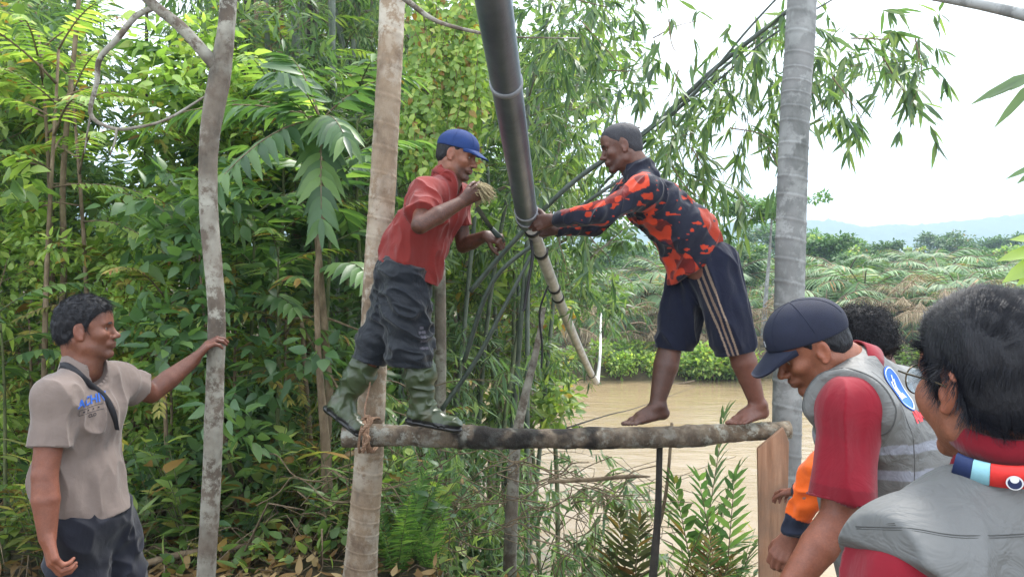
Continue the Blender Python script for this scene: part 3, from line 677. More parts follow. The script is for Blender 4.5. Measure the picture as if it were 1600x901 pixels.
# --- understorey left and middle
sh = [shrub(1, .8, 10, .17, .080).build('broadleaf_shrub', (0, 0, 0), LM_MID, G_STEM, 'x', 'shrub'), shrub(2, .9, 9, .13, .06).build('broadleaf_shrub', (0, 0, 0), LM_DARK, G_STEM, 'x', 'shrub'), shrub(3, .7, 11, .20, .10, per=7).build('broadleaf_shrub', (0, 0, 0), LM_LITE, G_STEM, 'x', 'shrub')]
sp = rnd_spots(30, -40, 560, 4.3, 6.2, .55, 1.05, 1) + rnd_spots(26, -80, 560, 6.2, 9.5, .9, 1.6, 2) + rnd_spots(20, 590, 900, 4.4, 5.6, .5, .9, 3) + rnd_spots(6, 860, 1180, 4.4, 4.9, .45, .65, 31)
scatter(sh, ['mid green broad leaved shrub', 'dark broad leaved shrub', 'bright large leaved shrub'], sp, 'broad leaved shrubs')
nl = [shrub(11, .8, 9, .19, .028, 'la', 12).build('narrow_leaf_shrub', (0, 0, 0), LM_MID, G_STEM, 'x', 'shrub'), shrub(12, .9, 10, .16, .022, 'la', 14).build('narrow_leaf_shrub', (0, 0, 0), LM_YEL, G_STEM, 'x', 'shrub')]
scatter(nl, ['green narrow leaved shrub', 'olive narrow leaved shrub'], rnd_spots(20, -40, 560, 4.4, 8, .7, 1.3, 4) + rnd_spots(12, 600, 1180, 4.4, 5.4, .5, .8, 5), 'narrow leaved shrubs')
fr = [fern(21).build('fern', (0, 0, 0), LM_FERN, G_STEM, 'x', 'fern'), fern(22, 10, .6, .07, .013).build('fern', (0, 0, 0), LM_YEL, G_STEM, 'x', 'fern')]
scatter(fr, ['bright arching fern', 'olive arching fern'], rnd_spots(12, 20, 560, 4.3, 6.5, .7, 1.2, 6) + [(940, 4.5, .5)], 'ferns')
o = fern(23, 9, .95, .10, .018, 34, 3.2, .35).build('fern', (0, 0, 0), LM_FERN, G_STEM, 'bright green upright fern at the foot of the beige palm', 'fern'); put(o, 618, 4.25, .95, .6)
o = fern(24, 8, .7, .08, .015, 28, 3.0, .3).build('fern', (0, 0, 0), LM_FERN, G_STEM, 'smaller bright fern right of the tall fern below the log', 'fern'); put(o, 668, 4.35, .8, 2.0)
# --- pinnate saplings
pn = [pinnate(31, 2.6, 9, .95, .27, .075, 9, .75).build('pinnate_sapling', (0, 0, 0), LM_DARK, G_STEM, 'x', 'sapling'), pinnate(32, 2.9, 9, .95, .20, .05, 12, .7).build('pinnate_sapling', (0, 0, 0), LM_MID, G_STEM, 'x', 'sapling'),
      pinnate(33, 3.2, 10, 1.0, .13, .035, 18, .8).build('pinnate_sapling', (0, 0, 0), LM_LITE, B_TWIG, 'x', 'sapling')]
scatter(pn, ['dark feather leaved sapling', 'mid green feather leaved sapling', 'fine pale feathery sapling'], [(515, 5.3, .98), (445, 6.0, 1.05), (60, 5.0, 1.0), (395, 5.4, .85), (180, 7.0, 1.05), (20, 6.6, 1.15), (270, 8.0, 1.05), (120, 6.2, .72), (470, 7.2, 1.2), (15, 4.6, .62), (660, 7.0, .72), (330, 6.8, .8), (560, 6.4, 1.15), (90, 8.6, 1.4), (235, 5.6, .55), (380, 6.4, 1.2), (420, 5.0, .7), (150, 5.2, .95), (345, 7.4, 1.3), (5, 5.8, 1.1), (100, 5.6, 1.05), (530, 7.0, 1.3), (430, 8.4, 1.45)], 'feather leaved saplings')
yl = [pinnate(34, 1.6, 10, .75, .10, .024, 20, .9, fall=.15).build('feathery_shrub', (0, 0, 0), LM_YEL, B_TWIG, 'x', 'shrub')]
scatter(yl, 'olive yellow feathery shrub', [(268, 5.0, 1.0), (205, 5.5, 1.05), (372, 5.3, .95), (150, 6.0, 1.1), (452, 5.6, .9), (40, 5.2, .9)], 'olive feathery shrubs')
# large pinnate leaves right beside the beige palm
p = Plant(41); b = V(0, 0, 0)
for (d, L) in ((V(-.7, -.35, .25), 1.05), (V(-.25, -.6, -.1), .95), (V(.25, -.55, .05), .75), (V(-.9, .1, .5), 1.0), (V(.6, -.1, .6), .85), (V(-.3, .2, .9), .9), (V(-.1, -.7, .5), .8), (V(.15, -.6, -.35), .8)): p.frond(V(0, 0, 2.75), d, L, .8, 12, .27, .066, 60, 'ov', .15, .0, .7, fall=.35)
p.stem([V(0, 0, 0), V(.05, 0, 1.0), V(-.03, .02, 2.0), V(0, 0, 2.78)], [.03, .026, .02, .016], 10)
o = p.build('pinnate_tree', (0, 0, 0), LM_DARK, B_TWIG, 'dark drooping tree with large feathered leaves just left of the beige palm', 'tree'); put(o, 502, 5.0, 1.0, 0)
# --- bamboo behind
bm_ = [build_bam(bamboo(51, 9.5, .038), (0, 0, 0), 'x'), build_bam(bamboo(52, 8.5, .034, dens=.9, bare=.3), (0, 0, 0), 'x'), build_bam(bamboo(53, 10, .042, dens=.8, bare=.45, lean=.16), (0, 0, 0), 'x', bm=G_CULMB)]
scatter(bm_, ['tall leafy bamboo', 'tall bamboo leafy from low down', 'tall blue grey bamboo'], rnd_spots(12, 385, 590, 8.5, 11.5, .8, 1.05, 8) + rnd_spots(9, 625, 780, 8.2, 11, .75, 1.0, 9) + [(800, 9.4, .95), (845, 10.4, 1.0), (735, 9.0, .9), (870, 11.5, 1.05)] + rnd_spots(3, 330, 385, 9, 12, .8, 1.0, 10) + rnd_spots(2, -40, 120, 9, 12, .8, 1.0, 12), 'bamboo culms')
# bare culms packed in the clump
g = np.random.RandomState(77); cu = []
for i in range(34):
    px = (395 + g.rand() * 190) if i < 22 else (630 + g.rand() * 200); D = 7.2 + g.rand() * 3.5; x = (px - 800) / FPX * D; z = float(gz(x, D)); z = max(z, -2.4); ln = V(g.randn() * .32, g.randn() * .25, 4.2 + g.rand() * 2)
    trunk('bamboo_culm', [V(x, D, z - .05), V(x, D, z) + ln * .35 + V(g.randn() * .04, 0, 0), V(x, D, z) + ln], [.030, .028, .022], G_CULMB if g.rand() < .55 else (G_CULM if g.rand() < .6 else B_TWIG), None, 'bare upright bamboo culm in the clump ' + zone(px), 'bamboo culm', 'bare culms ' + zone(px), n=10, step=.09, rings=.35, ringamp=.12, seed=i, rough=.02)
# young leafy bamboo between pipe and log
yb = [build_bam(bamboo(56, 3.4, .012, dens=1.1, bare=.18, lean=.12, ll=.15, lw=.019), (0, 0, 0), 'x'), build_bam(bamboo(57, 3.0, .010, dens=.9, bare=.15, lean=.2, ll=.17, lw=.022), (0, 0, 0), 'x')]
scatter(yb, 'young thin bamboo thick with leaves', [(748, 5.8, 1.0), (870, 6.0, .95), (700, 6.6, 1.1), (800, 7.2, 1.15)], 'young bamboo')

# leafy saplings filling the thicket from knee height up
ls = [build_tree(tree(141, 3.6, .022, .12, .95, 17, 'ov', .13, .06, 26, .26, .8, 1.5), 'leafy_sapling', (0, 0, 0), LM_MID, B_TWIG, 'x', 'sapling'), build_tree(tree(142, 3.2, .020, .10, .85, 17, 'ov', .10, .045, 34, .24, .8, 1.5), 'leafy_sapling', (0, 0, 0), LM_LITE, B_TWIG, 'x', 'sapling'),
      build_tree(tree(143, 3.9, .022, .15, .95, 16, 'la', .15, .03, 34, .28, .8, 1.5), 'leafy_sapling', (0, 0, 0), LM_BAM, B_TWIG, 'x', 'sapling'), build_tree(tree(144, 3.0, .020, .10, .8, 15, 'ov', .16, .08, 18, .26, .8, 1.5), 'leafy_sapling', (0, 0, 0), LM_DARK, B_TWIG, 'x', 'sapling')]
scatter(ls, ['mid green leafy sapling', 'small leaved bright sapling', 'narrow leaved sapling', 'dark big leaved sapling'], rnd_spots(20, -60, 580, 6.0, 8.6, .75, 1.2, 41) + rnd_spots(6, -40, 380, 5.0, 6.0, .5, .75, 42) + [(650, 8.0, .9), (740, 8.6, .8)], 'leafy saplings')
# ------------------------------------------------------------------ overhanging bamboo on the right
G_DARKC = bark_mat('bamboo_culm_dark', (.02, .03, .025), (.045, .062, .05), (.08, .095, .08), (.16, .17, .15), .68, 10, rough=.5)
def hanging():
    p = Plant(61); g = p.g
    lines = [([W(735, 455, 5.6), W(800, 380, 5.5), W(895, 285, 5.3), W(1010, 205, 5.2), W(1120, 105, 5.0), W(1240, 10, 4.8), W(1380, -110, 4.6)], .019),
             ([W(905, 330, 6.2), W(960, 270, 6.1), W(1040, 190, 5.9), W(1150, 90, 5.7), W(1260, 10, 5.5)], .012), ([W(1000, 215, 5.0), W(1080, 150, 4.9), W(1170, 45, 4.8), W(1240, -30, 4.7)], .009), ([W(1020, 195, 5.4), W(1110, 135, 5.2), W(1200, 60, 5.1), W(1300, 0, 5.0)], .008)]
    root = empty('leaning_bamboo', W(735, 455, 5.6), 'bamboo bundle leaning up right behind the jersey man, hung with leaf sprays', 'bamboo')
    for P, r in lines: trunk('culm', P, [r, r * .9, r * .7], G_DARKC, root, n=10, step=.06, rings=.35, ringamp=.12, seed=int(r * 999), rough=.03)
    def blob(cx, cy, rx, ry, n, D0=4.8, D1=6.2, hang=.6, leaves=9):
        for _ in range(n):
            a = g.rand() * 6.28; q = g.rand() ** .6; c = W(cx + rx * q * math.cos(a), cy + ry * q * math.sin(a), D0 + (D1 - D0) * g.rand()); p.spray(c, g.randn(3) * V(.8, .5, .4) + V(0, 0, -.1), leaves + g.randint(3), .17, .024, .25, .9, hang)
    def twig(P, D, n, r=.005):
        pts = spline(np.array([W(x, y, D) for x, y in P]), 14); p.stem(pts, np.linspace(r, r * .4, 14), 5)
        for t in np.linspace(.25, 1, n):
            i = min(int(t * 13), 13); p.spray(pts[i], g.randn(3) * .6 + V(.1, 0, -.2), 6 + g.randint(4), .17, .024, .16, 1, .7)
    blob(885, 50, 60, 80, 50, 5.2, 6.6); blob(860, 190, 65, 100, 56, 5.6, 7.2); blob(890, 300, 80, 60, 32, 5.6, 7); blob(1000, 215, 60, 50, 15); blob(1075, 240, 70, 55, 30); blob(1120, 160, 70, 60, 26); blob(1190, 60, 60, 60, 26)
    blob(1320, 50, 110, 55, 32); blob(1290, 130, 80, 40, 14); blob(1400, 110, 45, 50, 8); blob(1180, 130, 60, 60, 14)
    twig([(1080, 230), (1110, 275), (1150, 300), (1180, 330)], 5.0, 5); twig([(1140, 200), (1190, 210), (1230, 240)], 5.0, 5); twig([(1040, 240), (1070, 290), (1110, 320)], 5.0, 6); twig([(1300, 120), (1330, 160), (1350, 190)], 4.8, 5); twig([(1380, 90), (1410, 140), (1440, 170)], 4.8, 6)
    twig([(1240, 130), (1275, 150), (1290, 190)], 4.8, 5); twig([(1330, 60), (1400, 60), (1450, 40)], 4.8, 6); twig([(905, 30), (950, 80), (985, 130)], 5.4, 6); twig([(900, 0), (960, 10), (1020, -20)], 5.4, 5); twig([(950, 110), (990, 110), (1030, 90)], 5.2, 5); twig([(1020, 60), (1060, 40), (1110, 30)], 5.4, 4)
    twig([(1000, 200), (960, 190), (930, 160)], 5.4, 5); twig([(1430, 60), (1440, 110), (1430, 150)], 4.6, 4); twig([(1200, 230), (1215, 260), (1222, 285)], 4.8, 4); twig([(1000, -30), (990, 60), (1010, 120)], 5.5, 3)
    twig([(860, 330), (880, 400), (890, 440)], 5.2, 6); twig([(900, 340), (930, 380), (950, 400)], 5.0, 5); twig([(1245, 0), (1260, 40), (1290, 60)], 4.9, 4); twig([(1045, 30), (1050, 70), (1065, 90)], 5.0, 3); twig([(1060, 110), (1050, 140), (1030, 170)], 5.0, 3)
    v, f, a = p.mesh(); part('foliage', mesh('foliage', v, f, attrs={'rnd': a}), LM_BAM, root); v, f = merge(p.S); part('twigs', mesh('twigs', v, f, col=np.ones((len(v), 3))), B_TWIG, root)
hanging()
trunk('leaning_bamboo', [W(725, 565, 5.2), W(770, 440, 5.1), W(850, 370, 5.0), W(925, 310, 4.9), W(1000, 262, 4.8)], [.016, .014, .010], G_DARKC, None, 'thin green bamboo slanting up behind the pipe joint', 'bamboo', n=10, step=.06, rings=.3, ringamp=.12, seed=3, rough=.02)
trunk('leaning_bamboo', [W(690, 640, 5.4), W(745, 560, 5.4), W(790, 475, 5.4), W(840, 380, 5.5)], [.018, .016, .011], G_DARKC, None, 'bamboo pole slanting behind the red shirted man towards the pipe joint', 'bamboo', n=10, step=.06, rings=.3, ringamp=.12, seed=4, rough=.02)
# near leaf fans at the right edge
def fan(name, spec, lm, label, tw=None):
    p = Plant(71)
    for (x0, y0, x1, y1, D, w_) in spec:
        a, b = W(x0, y0, D), W(x1, y1, D - .03); p.leaves('la', a, b - a, V(.2, -.6, .6), np.linalg.norm(b - a), w_, .06, .6)
    for t in (tw or []): p.stem(spline(np.array([W(*q_) for q_ in t]), 10), np.linspace(.004, .002, 10), 6)
    v, f, a = p.mesh(); root = empty(name, W(*spec[0][:2], spec[0][4]), label, 'leaves'); part('foliage', mesh('foliage', v, f, attrs={'rnd': a}), lm, root)
    if p.S: v, f = merge(p.S); part('twig', mesh('twig', v, f, col=np.ones((len(v), 3))), B_TWIG, root)
fan('bamboo_twig', [(1618, 112, 1518, 160, 2.0, .030), (1615, 118, 1545, 152, 2.0, .020), (1618, 125, 1556, 198, 2.0, .026), (1610, 120, 1580, 140, 1.98, .02)], LM_BAM, 'large bamboo leaf fan entering at the right edge below the pale branch', [[(1800, 90, 2.0), (1700, 100, 2.0), (1618, 112, 2.0)]])
fan('leafy_twig', [(1625, 255, 1573, 278, 2.4, .022), (1625, 262, 1590, 286, 2.4, .022)], LM_DARK, 'small dark leaves at the right edge, middle height of the sky', [[(1800, 240, 2.4), (1625, 258, 2.4)]])
fan('leafy_twig', [(1640, 385, 1560, 405, 3.2, .07), (1635, 400, 1568, 440, 3.2, .08), (1640, 375, 1580, 372, 3.2, .06), (1640, 410, 1590, 445, 3.2, .07), (1650, 400, 1600, 425, 3.2, .08)], LM_LITE, 'fresh green leaves at the right edge above the black haired man', [[(1900, 380, 3.2), (1640, 390, 3.2)]])
trunk('pale_branch', [W(1440, -8, 3.4), W(1500, 2, 3.35), W(1560, 14, 3.3), W(1640, 34, 3.2), W(1800, 80, 3.1)], [.016, .020, .023, .026, .03], B_GREY, None, 'pale branch crossing the top right corner', 'branch', n=12, seed=5)
# thin branch crossing between the beige palm and the pipe
trunk('bare_branch', [W(560, -60, 3.6), W(632, -2, 3.6), W(680, 32, 3.6), W(742, 50, 3.6), W(800, 58, 3.62), W(905, 60, 3.7)], [.016, .014, .010, .008, .004, .003], B_TREE, None, 'bare thin branch crossing behind the pipe at the top', 'branch', n=10, step=.02, seed=15, rough=.12)

# ------------------------------------------------------------------ trees closing the jungle
tr = [build_tree(tree(81, 9, .12, .30, 2.4, 20, 'ov', .17, .085, 60), 'jungle_tree', (0, 0, 0), LM_MID, B_TREE, 'x'), build_tree(tree(82, 10, .14, .35, 2.6, 20, 'ov', .20, .09, 52), 'jungle_tree', (0, 0, 0), LM_DARK, B_TREE, 'x'), build_tree(tree(83, 8, .10, .30, 2.0, 20, 'la', .18, .035, 90), 'jungle_tree', (0, 0, 0), LM_BAM, B_TREE, 'x')]
scatter(tr, ['green jungle tree', 'dark jungle tree', 'narrow leaved jungle tree'], [(700, 9.8, .85), (-90, 12, .9), (540, 13, .85), (770, 14, .8), (810, 12.5, .9), (-110, 9.5, .9), (580, 16, 1.0), (640, 15, 1.1), (-120, 13, 1.2), (480, 22, .95), (-100, 18, 1.2), (740, 18, 1.0)], 'jungle trees')
# vine hung tree behind the red shirted man
def vine_tree():
    root = empty('vine_tree', W(678, 900, 6.6), 'tree curtained with small leaved vines behind the man in the blue cap', 'tree'); p = Plant(91); g = p.g
    x0 = W(678, 0, 6.6)[0]; zb = float(gz(x0, 6.6))
    trunk('trunk', [V(x0, 6.6, zb - .1), V(x0 + .05, 6.6, 1.5), V(x0 - .05, 6.6, 3.2), V(x0 + .1, 6.65, 5.5)], [.055, .05, .045, .035], B_TREE, root, seed=2)
    for k in range(46):
        px = 640 + g.rand() * 110; D = 6.15 + g.rand() * .5; y0 = -60 + g.rand() * 140; y1 = y0 + 120 + g.rand() * 180; n = int((y1 - y0) / 3.2); t = np.linspace(0, 1, n)
        P = np.array([W(px + 10 * math.sin(6 * a + k) + g.randn() * .5, y0 + (y1 - y0) * a, D) for a in t]); p.stem(P[::4], .003, 4)
        p.leaves('ov', P + g.randn(n, 3) * .02, g.randn(n, 3) * V(1, .5, .5) - V(0, .2, .6), V(0, -1, .5) + g.randn(n, 3) * .3, .065 * (.6 + .7 * g.rand(n)), .05 * (.7 + .5 * g.rand(n)), .2)
    v, f, a = p.mesh(); part('vines', mesh('vines', v, f, attrs={'rnd': a}), LM_LITE, root); v, f = merge(p.S); part('vine_stems', mesh('vs', v, f, col=np.ones((len(v), 3))), B_TWIG, root)
vine_tree()
# slim saplings and poles
def pole(name, P, D, r, mat, label, cat='sapling', seed=0, group=None, **k): return trunk(name, [W(x, y, d) for (x, y), d in zip(P, D if isinstance(D, (list, tuple)) else [D] * len(P))], r, mat, None, label, cat, group, seed=seed, **k)
pole('sapling_trunk', [(515, 960), (512, 800), (508, 690), (498, 560), (495, 430), (504, 350), (506, 250)], 4.7, [.045, .038, .030, .018, .016, .014, .010], B_TWIG, 'slim brown sapling left of the foot of the beige palm', seed=2, rough=.1)
pole('sapling_trunk', [(796, 900), (800, 780), (806, 690), (820, 620), (836, 555), (850, 480)], 5.0, [.045, .040, .034, .028, .022, .015], B_TREE, 'grey lichen spotted sapling below the pipe joint', seed=3, rough=.1)
pole('sapling_trunk', [(92, 560), (100, 420), (98, 300), (104, 200), (118, 60), (128, -60)], [5.4, 5.4, 5.4, 5.4, 5.4, 5.4], [.024, .022, .020, .018, .016, .012], B_TWIG, 'thin brown stem rising above the taupe shirted man', seed=4, rough=.06)
pole('sapling_trunk', [(283, 370), (294, 300), (300, 230), (312, 160), (318, 60)], 7.5, [.05, .045, .04, .035, .03], B_TWIG, 'pale brown leaning stem just left of the slim trunk', seed=5)
pole('sapling_trunk', [(226, 372), (227, 300), (228, 180), (229, 60), (230, -60)], 7.0, [.022, .020, .018, .016, .014], B_DARK, 'dark straight pole against the sky gap left of the slim trunk', 'pole', seed=6)
pole('sapling_trunk', [(478, 640), (483, 380), (486, 100), (487, 40), (488, -60)], 7.4, [.048, .045, .045, .045, .045], B_DARK, 'dark straight trunk standing between the slim trunk and the beige palm', seed=7)
pole('sapling_trunk', [(392, 640), (388, 380), (386, 90), (384, 30), (383, -60)], 7.6, [.035, .03, .03, .03, .03], B_DARK, 'dark thin upright stem close right of the slim trunk', seed=8)
pole('sapling_trunk', [(480, 960), (478, 850), (484, 700), (478, 600), (470, 480)], 5.6, [.028, .026, .022, .018, .014], B_TWIG, 'bent thin sapling behind the brown sapling', seed=9, rough=.1)
pole('stake', [(1016, 960), (1022, 880), (1028, 800), (1031, 690)], 3.80, [.022, .020, .017, .016], B_DARK, 'blackened stake standing under the log left of the plank', 'stake', seed=10, rough=.15)
pole('broken_stick', [(856, 752), (920, 749), (980, 744), (1016, 744)], 4.4, [.010, .013, .012, .004], B_TWIG, 'broken brown stick lying level in the brush below the log', 'stick', seed=11, rough=.2, n=10)
pole('dead_branch', [(1050, 660), (1044, 740), (1035, 800), (1018, 860)], 4.8, [.010, .010, .012, .012], B_TWIG, 'thin dead stem beside the blackened stake', 'stick', seed=12, n=8)
pole('fallen_branch', [(225, 880), (300, 862), (420, 848), (520, 835)], [4.3, 4.4, 4.6, 4.9], [.020, .018, .015, .010], B_TWIG, 'pale fallen branch on the ground behind the slim trunk', 'branch', seed=13, n=10)
pole('fallen_branch', [(440, 500), (500, 495), (560, 515)], 5.2, [.008, .010, .006], B_TWIG, 'short dry twig reaching towards the rear rubber boot', 'branch', seed=14, n=8)
pole('lattice_stem', [(470, 505), (545, 640), (560, 700)], 5.0, [.010, .008, .008], B_TWIG, 'thin stem slanting behind the sapling by the palm', 'stem', seed=15, n=8)
# brush of dry twigs and lianas at the foot of everything: nobody could count it
def brush():
    g = np.random.RandomState(5); L = []
    for k in range(900):
        px = g.rand() * 1180 - 20; D = 4.25 + g.rand() * 1.9; x = (px - 800) / FPX * D; z = float(gz(x, D)); a = g.rand() * 6.28; ln = .15 + g.rand() * .55; h = g.rand() * .35
        b = V(x, D, max(z, -1.2)); d = V(math.cos(a), math.sin(a) * .6, g.randn() * .35); m = b + d * ln * .5 + V(0, 0, h * .8 + .04); e = b + d * ln + V(0, 0, h * .4 + .02)
        L.append(tube([b + V(0, 0, .02), m, e], np.array([.0035, .0028, .0015]) * (.7 + 1.6 * g.rand() ** 3), 4))
    for k in range(22):
        px = 560 + g.rand() * 500; D = 4.4 + g.rand() * 1.0; P = [W(px + i * g.randn() * 14, 905 - i * (24 + 10 * g.rand()), D) for i in range(7)]; L.append(tube(spline(np.array(P), 16), np.linspace(.004, .0018, 16), 4))
    for k in range(44):
        x0 = 380 + g.rand() * 500; y0 = 690 + g.rand() * 160; D = 4.3 + g.rand() * .8; P = [W(x0 + i * (25 + 10 * g.rand()), y0 + 18 * math.sin(i * 1.3 + k) + g.randn() * 6, D) for i in range(6)]; L.append(tube(spline(np.array(P), 18), .0035, 4))
    v, q = merge(L); o = link('dry_twigs', mesh('dry_twigs', v, q, col=np.ones((len(v), 3))), B_TWIG); tag(o, 'tangle of dry twigs and thin lianas on the bank', None, None, 'stuff')
    p = Plant(6); g = p.g; n = 3800; px = g.rand(n) * 1240 - 40; D = 4.0 + g.rand(n) ** 1.3 * 4.5; x = (px - 800) / FPX * D; z = gz(x, D); k = z > -2.4
    P = np.stack([x, D, z + .02 + .06 * g.rand(n)], 1)[k]; m = len(P); p.leaves('ov', P, g.randn(m, 3) * V(1, 1, .25), V(0, 0, 1) + g.randn(m, 3) * .4, .05 + .07 * g.rand(m), .02 + .03 * g.rand(m), .3 * g.randn(m))
    v, f, a = p.mesh(); o = link('leaf_litter', mesh('leaf_litter', v, f, attrs={'rnd': a}), LM_DRY); tag(o, 'fallen brown leaves on the bank', None, None, 'stuff')
    p = Plant(7); g = p.g; n = 5200; px = g.rand(n) * 1240 - 40; D = 4.2 + g.rand(n) * 4.5; x = (px - 800) / FPX * D; z = gz(x, D); cl = noise(np.stack([x, D, x * 0], 1), 1.6, 4); k = (z > -2.4) & (cl > .40)
    P = np.stack([x, D, z + .03 + .22 * g.rand(n) * cl], 1)[k]; m = len(P); p.leaves('ov', P, g.randn(m, 3) + V(0, 0, .6), V(0, 0, 1) + g.randn(m, 3) * .4, .05 + .08 * g.rand(m), .03 + .035 * g.rand(m), .2)
    v, f, a = p.mesh(); o = link('ground_cover', mesh('ground_cover', v, f, attrs={'rnd': a}), LM_MID); tag(o, 'low green ground cover on the bank', None, None, 'stuff')
brush()
LM_DRYG = leaf_mat('leaf_dull_olive', (.04, .045, .02), (.075, .085, .035), (.14, .15, .06), .2, .6, .1)
# palm-like seedlings by the water
def frondplant(name, base, specs, lm, label, seed, cat='palm seedling', pairs=13, ll=.20, lw=.032):
    p = Plant(seed)
    for (ax, ay, bx, by, D, dr) in specs:
        a = W(ax, ay, D); b = W(bx, by, D - .15); L = np.linalg.norm(b - a); p.frond(a, nrm(b - a + V(0, 0, dr * .5 * L)), L * 1.02, dr, pairs, ll, lw, 58, 'la', .18, .12, .62, fall=.10, r=.006)
    root = empty(name, base, label, cat); v, f, a = p.mesh(); part('fronds', mesh('fronds', v, f, attrs={'rnd': a}), lm, root); v, f = merge(p.S); part('stem', mesh('stem', v, f, col=np.ones((len(v), 3))), B_TWIG, root)
frondplant('palm_seedling', W(1090, 950, 5.0), [(1085, 960, 1135, 628, 5.0, .15), (1085, 950, 1165, 690, 4.8, .35), (1090, 940, 1050, 735, 4.9, .2)], LM_OIL, 'young feather palm with stiff leaflets rising behind the log near the grey palm', 5, pairs=16, ll=.21, lw=.042)
frondplant('palm_seedling', W(1060, 960, 4.6), [(1060, 960, 1185, 800, 4.6, .6), (1050, 950, 1120, 770, 4.6, .4), (1060, 960, 1170, 870, 4.5, .5)], LM_OIL, 'low feather palm with fronds arching towards the plank', 6)
frondplant('palm_seedling', W(985, 960, 4.7), [(985, 960, 960, 760, 4.7, .4), (985, 950, 920, 800, 4.7, .6), (990, 950, 1000, 790, 4.6, .3), (985, 960, 935, 850, 4.5, .5)], LM_DRYG, 'dull olive feather palm under the middle of the log', 7, ll=.17)
frondplant('palm_seedling', W(1110, 970, 4.4), [(1110, 970, 1075, 860, 4.4, .5), (1110, 960, 1150, 850, 4.4, .4), (1100, 960, 1110, 830, 4.4, .2)], LM_DRY, 'withered brown feather palm at the bottom beside the plank', 8, ll=.14, lw=.016)

frondplant('palm_seedling', W(1130, 975, 4.55), [(1130, 980, 1085, 700, 4.55, .35), (1130, 980, 1150, 715, 4.5, .25), (1135, 980, 1195, 790, 4.5, .6)], LM_DARK, 'dark feather palm with broad leaflets in front of the river, left of the plank', 9, pairs=12, ll=.17, lw=.040)
# ------------------------------------------------------------------ far bank
def oil(seed, L=3.6, n=22, H=1.0, lm=LM_OIL):
    p = Plant(seed); g = p.g
    for i in range(n):
        a = i * 2.4 + g.randn() * .15; e = 1.5 - 1.4 * i / n; p.frond(V(0, 0, H), V(math.cos(a), math.sin(a), e + .1 * g.randn()), L * (.8 + .3 * g.rand()), .8 + .5 * g.rand(), 30, .75, .055, 66, 'far', .12, .1, .3, r=.035, fall=.35)
    return p
op = [oil(101).build('oil_palm', (0, 0, 0), LM_OIL, B_TWIG, 'x', 'oil palm', None, 'fronds', 'stems'), oil(102, 3.2, 20, 1.6).build('oil_palm', (0, 0, 0), LM_OIL, B_TWIG, 'x', 'oil palm', None, 'fronds', 'stems')]
g = np.random.RandomState(3); spots = [(940, 36, 1.0), (1010, 35, .95), (1075, 38, 1.0), (880, 38, 1.0), (1290, 36, .95), (1350, 38, 1.0), (1420, 37, .95), (1500, 39, 1.0), (1570, 37, 1.0), (1640, 39, 1.0), (980, 44, 1.15), (1130, 44, 1.1), (1200, 40, .85), (1320, 46, 1.2), (1400, 45, 1.1), (1470, 47, 1.2), (1560, 48, 1.2), (1050, 50, 1.2), (900, 48, 1.2), (1250, 52, 1.1), (1360, 56, 1.4), (1450, 58, 1.4), (1540, 60, 1.4), (820, 42, 1.1), (1700, 44, 1.2), (760, 40, 1.0)]
used = [0, 0]
for i, (px, D, sc) in enumerate(spots):
    k = i % 2; o = op[k] if not used[k] else copy_tree(op[k]); used[k] = 1; zn = 'left of the grey palm' if px < 1240 else 'right of the grey palm'
    put(o, px, D, sc * 1.4, None, 'oil palm in the plantation across the river, ' + zn, 'far oil palms ' + zn)
def dry_heap():
    p = Plant(111); g = p.g
    for k in range(230):
        px = 820 + g.rand() * 850; D = 31.6 + g.rand() * 3.6; x = (px - 800) / FPX * D; z = float(gz(x, D)); h = .25 + 2.6 * g.rand() * noise(V(x, 0, 0), .35, 3); a = g.rand() * 6.28
        p.frond(V(x, D, z + h), V(math.cos(a), math.sin(a) * .6 - .3, .5 + .4 * g.randn()), 1.5 + 1.7 * g.rand(), 1.3, 26, .55, .035, 50, 'far', .05, .0, .3, r=.03, fall=.7)
    v, f, a = p.mesh(); o = link('dry_fronds', mesh('dry_fronds', v, f, attrs={'rnd': a}), LM_FAWN); tag(o, 'heap of dead grey brown palm fronds along the far bank', None, None, 'stuff')
    v, f = merge(p.S); o = link('dry_frond_stalks', mesh('dry_frond_stalks', v, f, col=np.ones((len(v), 3)) * 1.6), B_TWIG); tag(o, 'dead palm stalks along the far bank', None, None, 'stuff')
dry_heap()
def bush(seed, R_=1.0, n=1700, ll=.16, lw=.10):
    p = Plant(seed); g = p.g
    for k in range(9):
        c = g.randn(3) * V(.5, .4, .2) * R_ + V(0, 0, .45 * R_); m = n // 9; Q = g.randn(m, 3); Q /= np.linalg.norm(Q, axis=1, keepdims=True); Q *= g.rand(m, 1) ** .4 * (.35 + .3 * g.rand()) * R_
        p.leaves('far', c + Q, Q + g.randn(m, 3) * .3, V(0, 0, 1) + g.randn(m, 3) * .6, ll * (.6 + .8 * g.rand(m)), lw * (.6 + .8 * g.rand(m)), .1, g.rand(m) * .6 + .4 * g.rand())
    for k in range(12): a = g.rand() * 6.28; p.stem([V(0, 0, -.3), V(math.cos(a) * .5, math.sin(a) * .5, .5 * g.rand() + .3) * R_], [.02, .008], 4)
    return p
bs = [bush(121).build('river_bush', (0, 0, 0), LM_LITE, B_TWIG, 'x', 'bush'), bush(122).build('river_bush', (0, 0, 0), LM_MID, B_TWIG, 'x', 'bush')]
used = [0, 0]
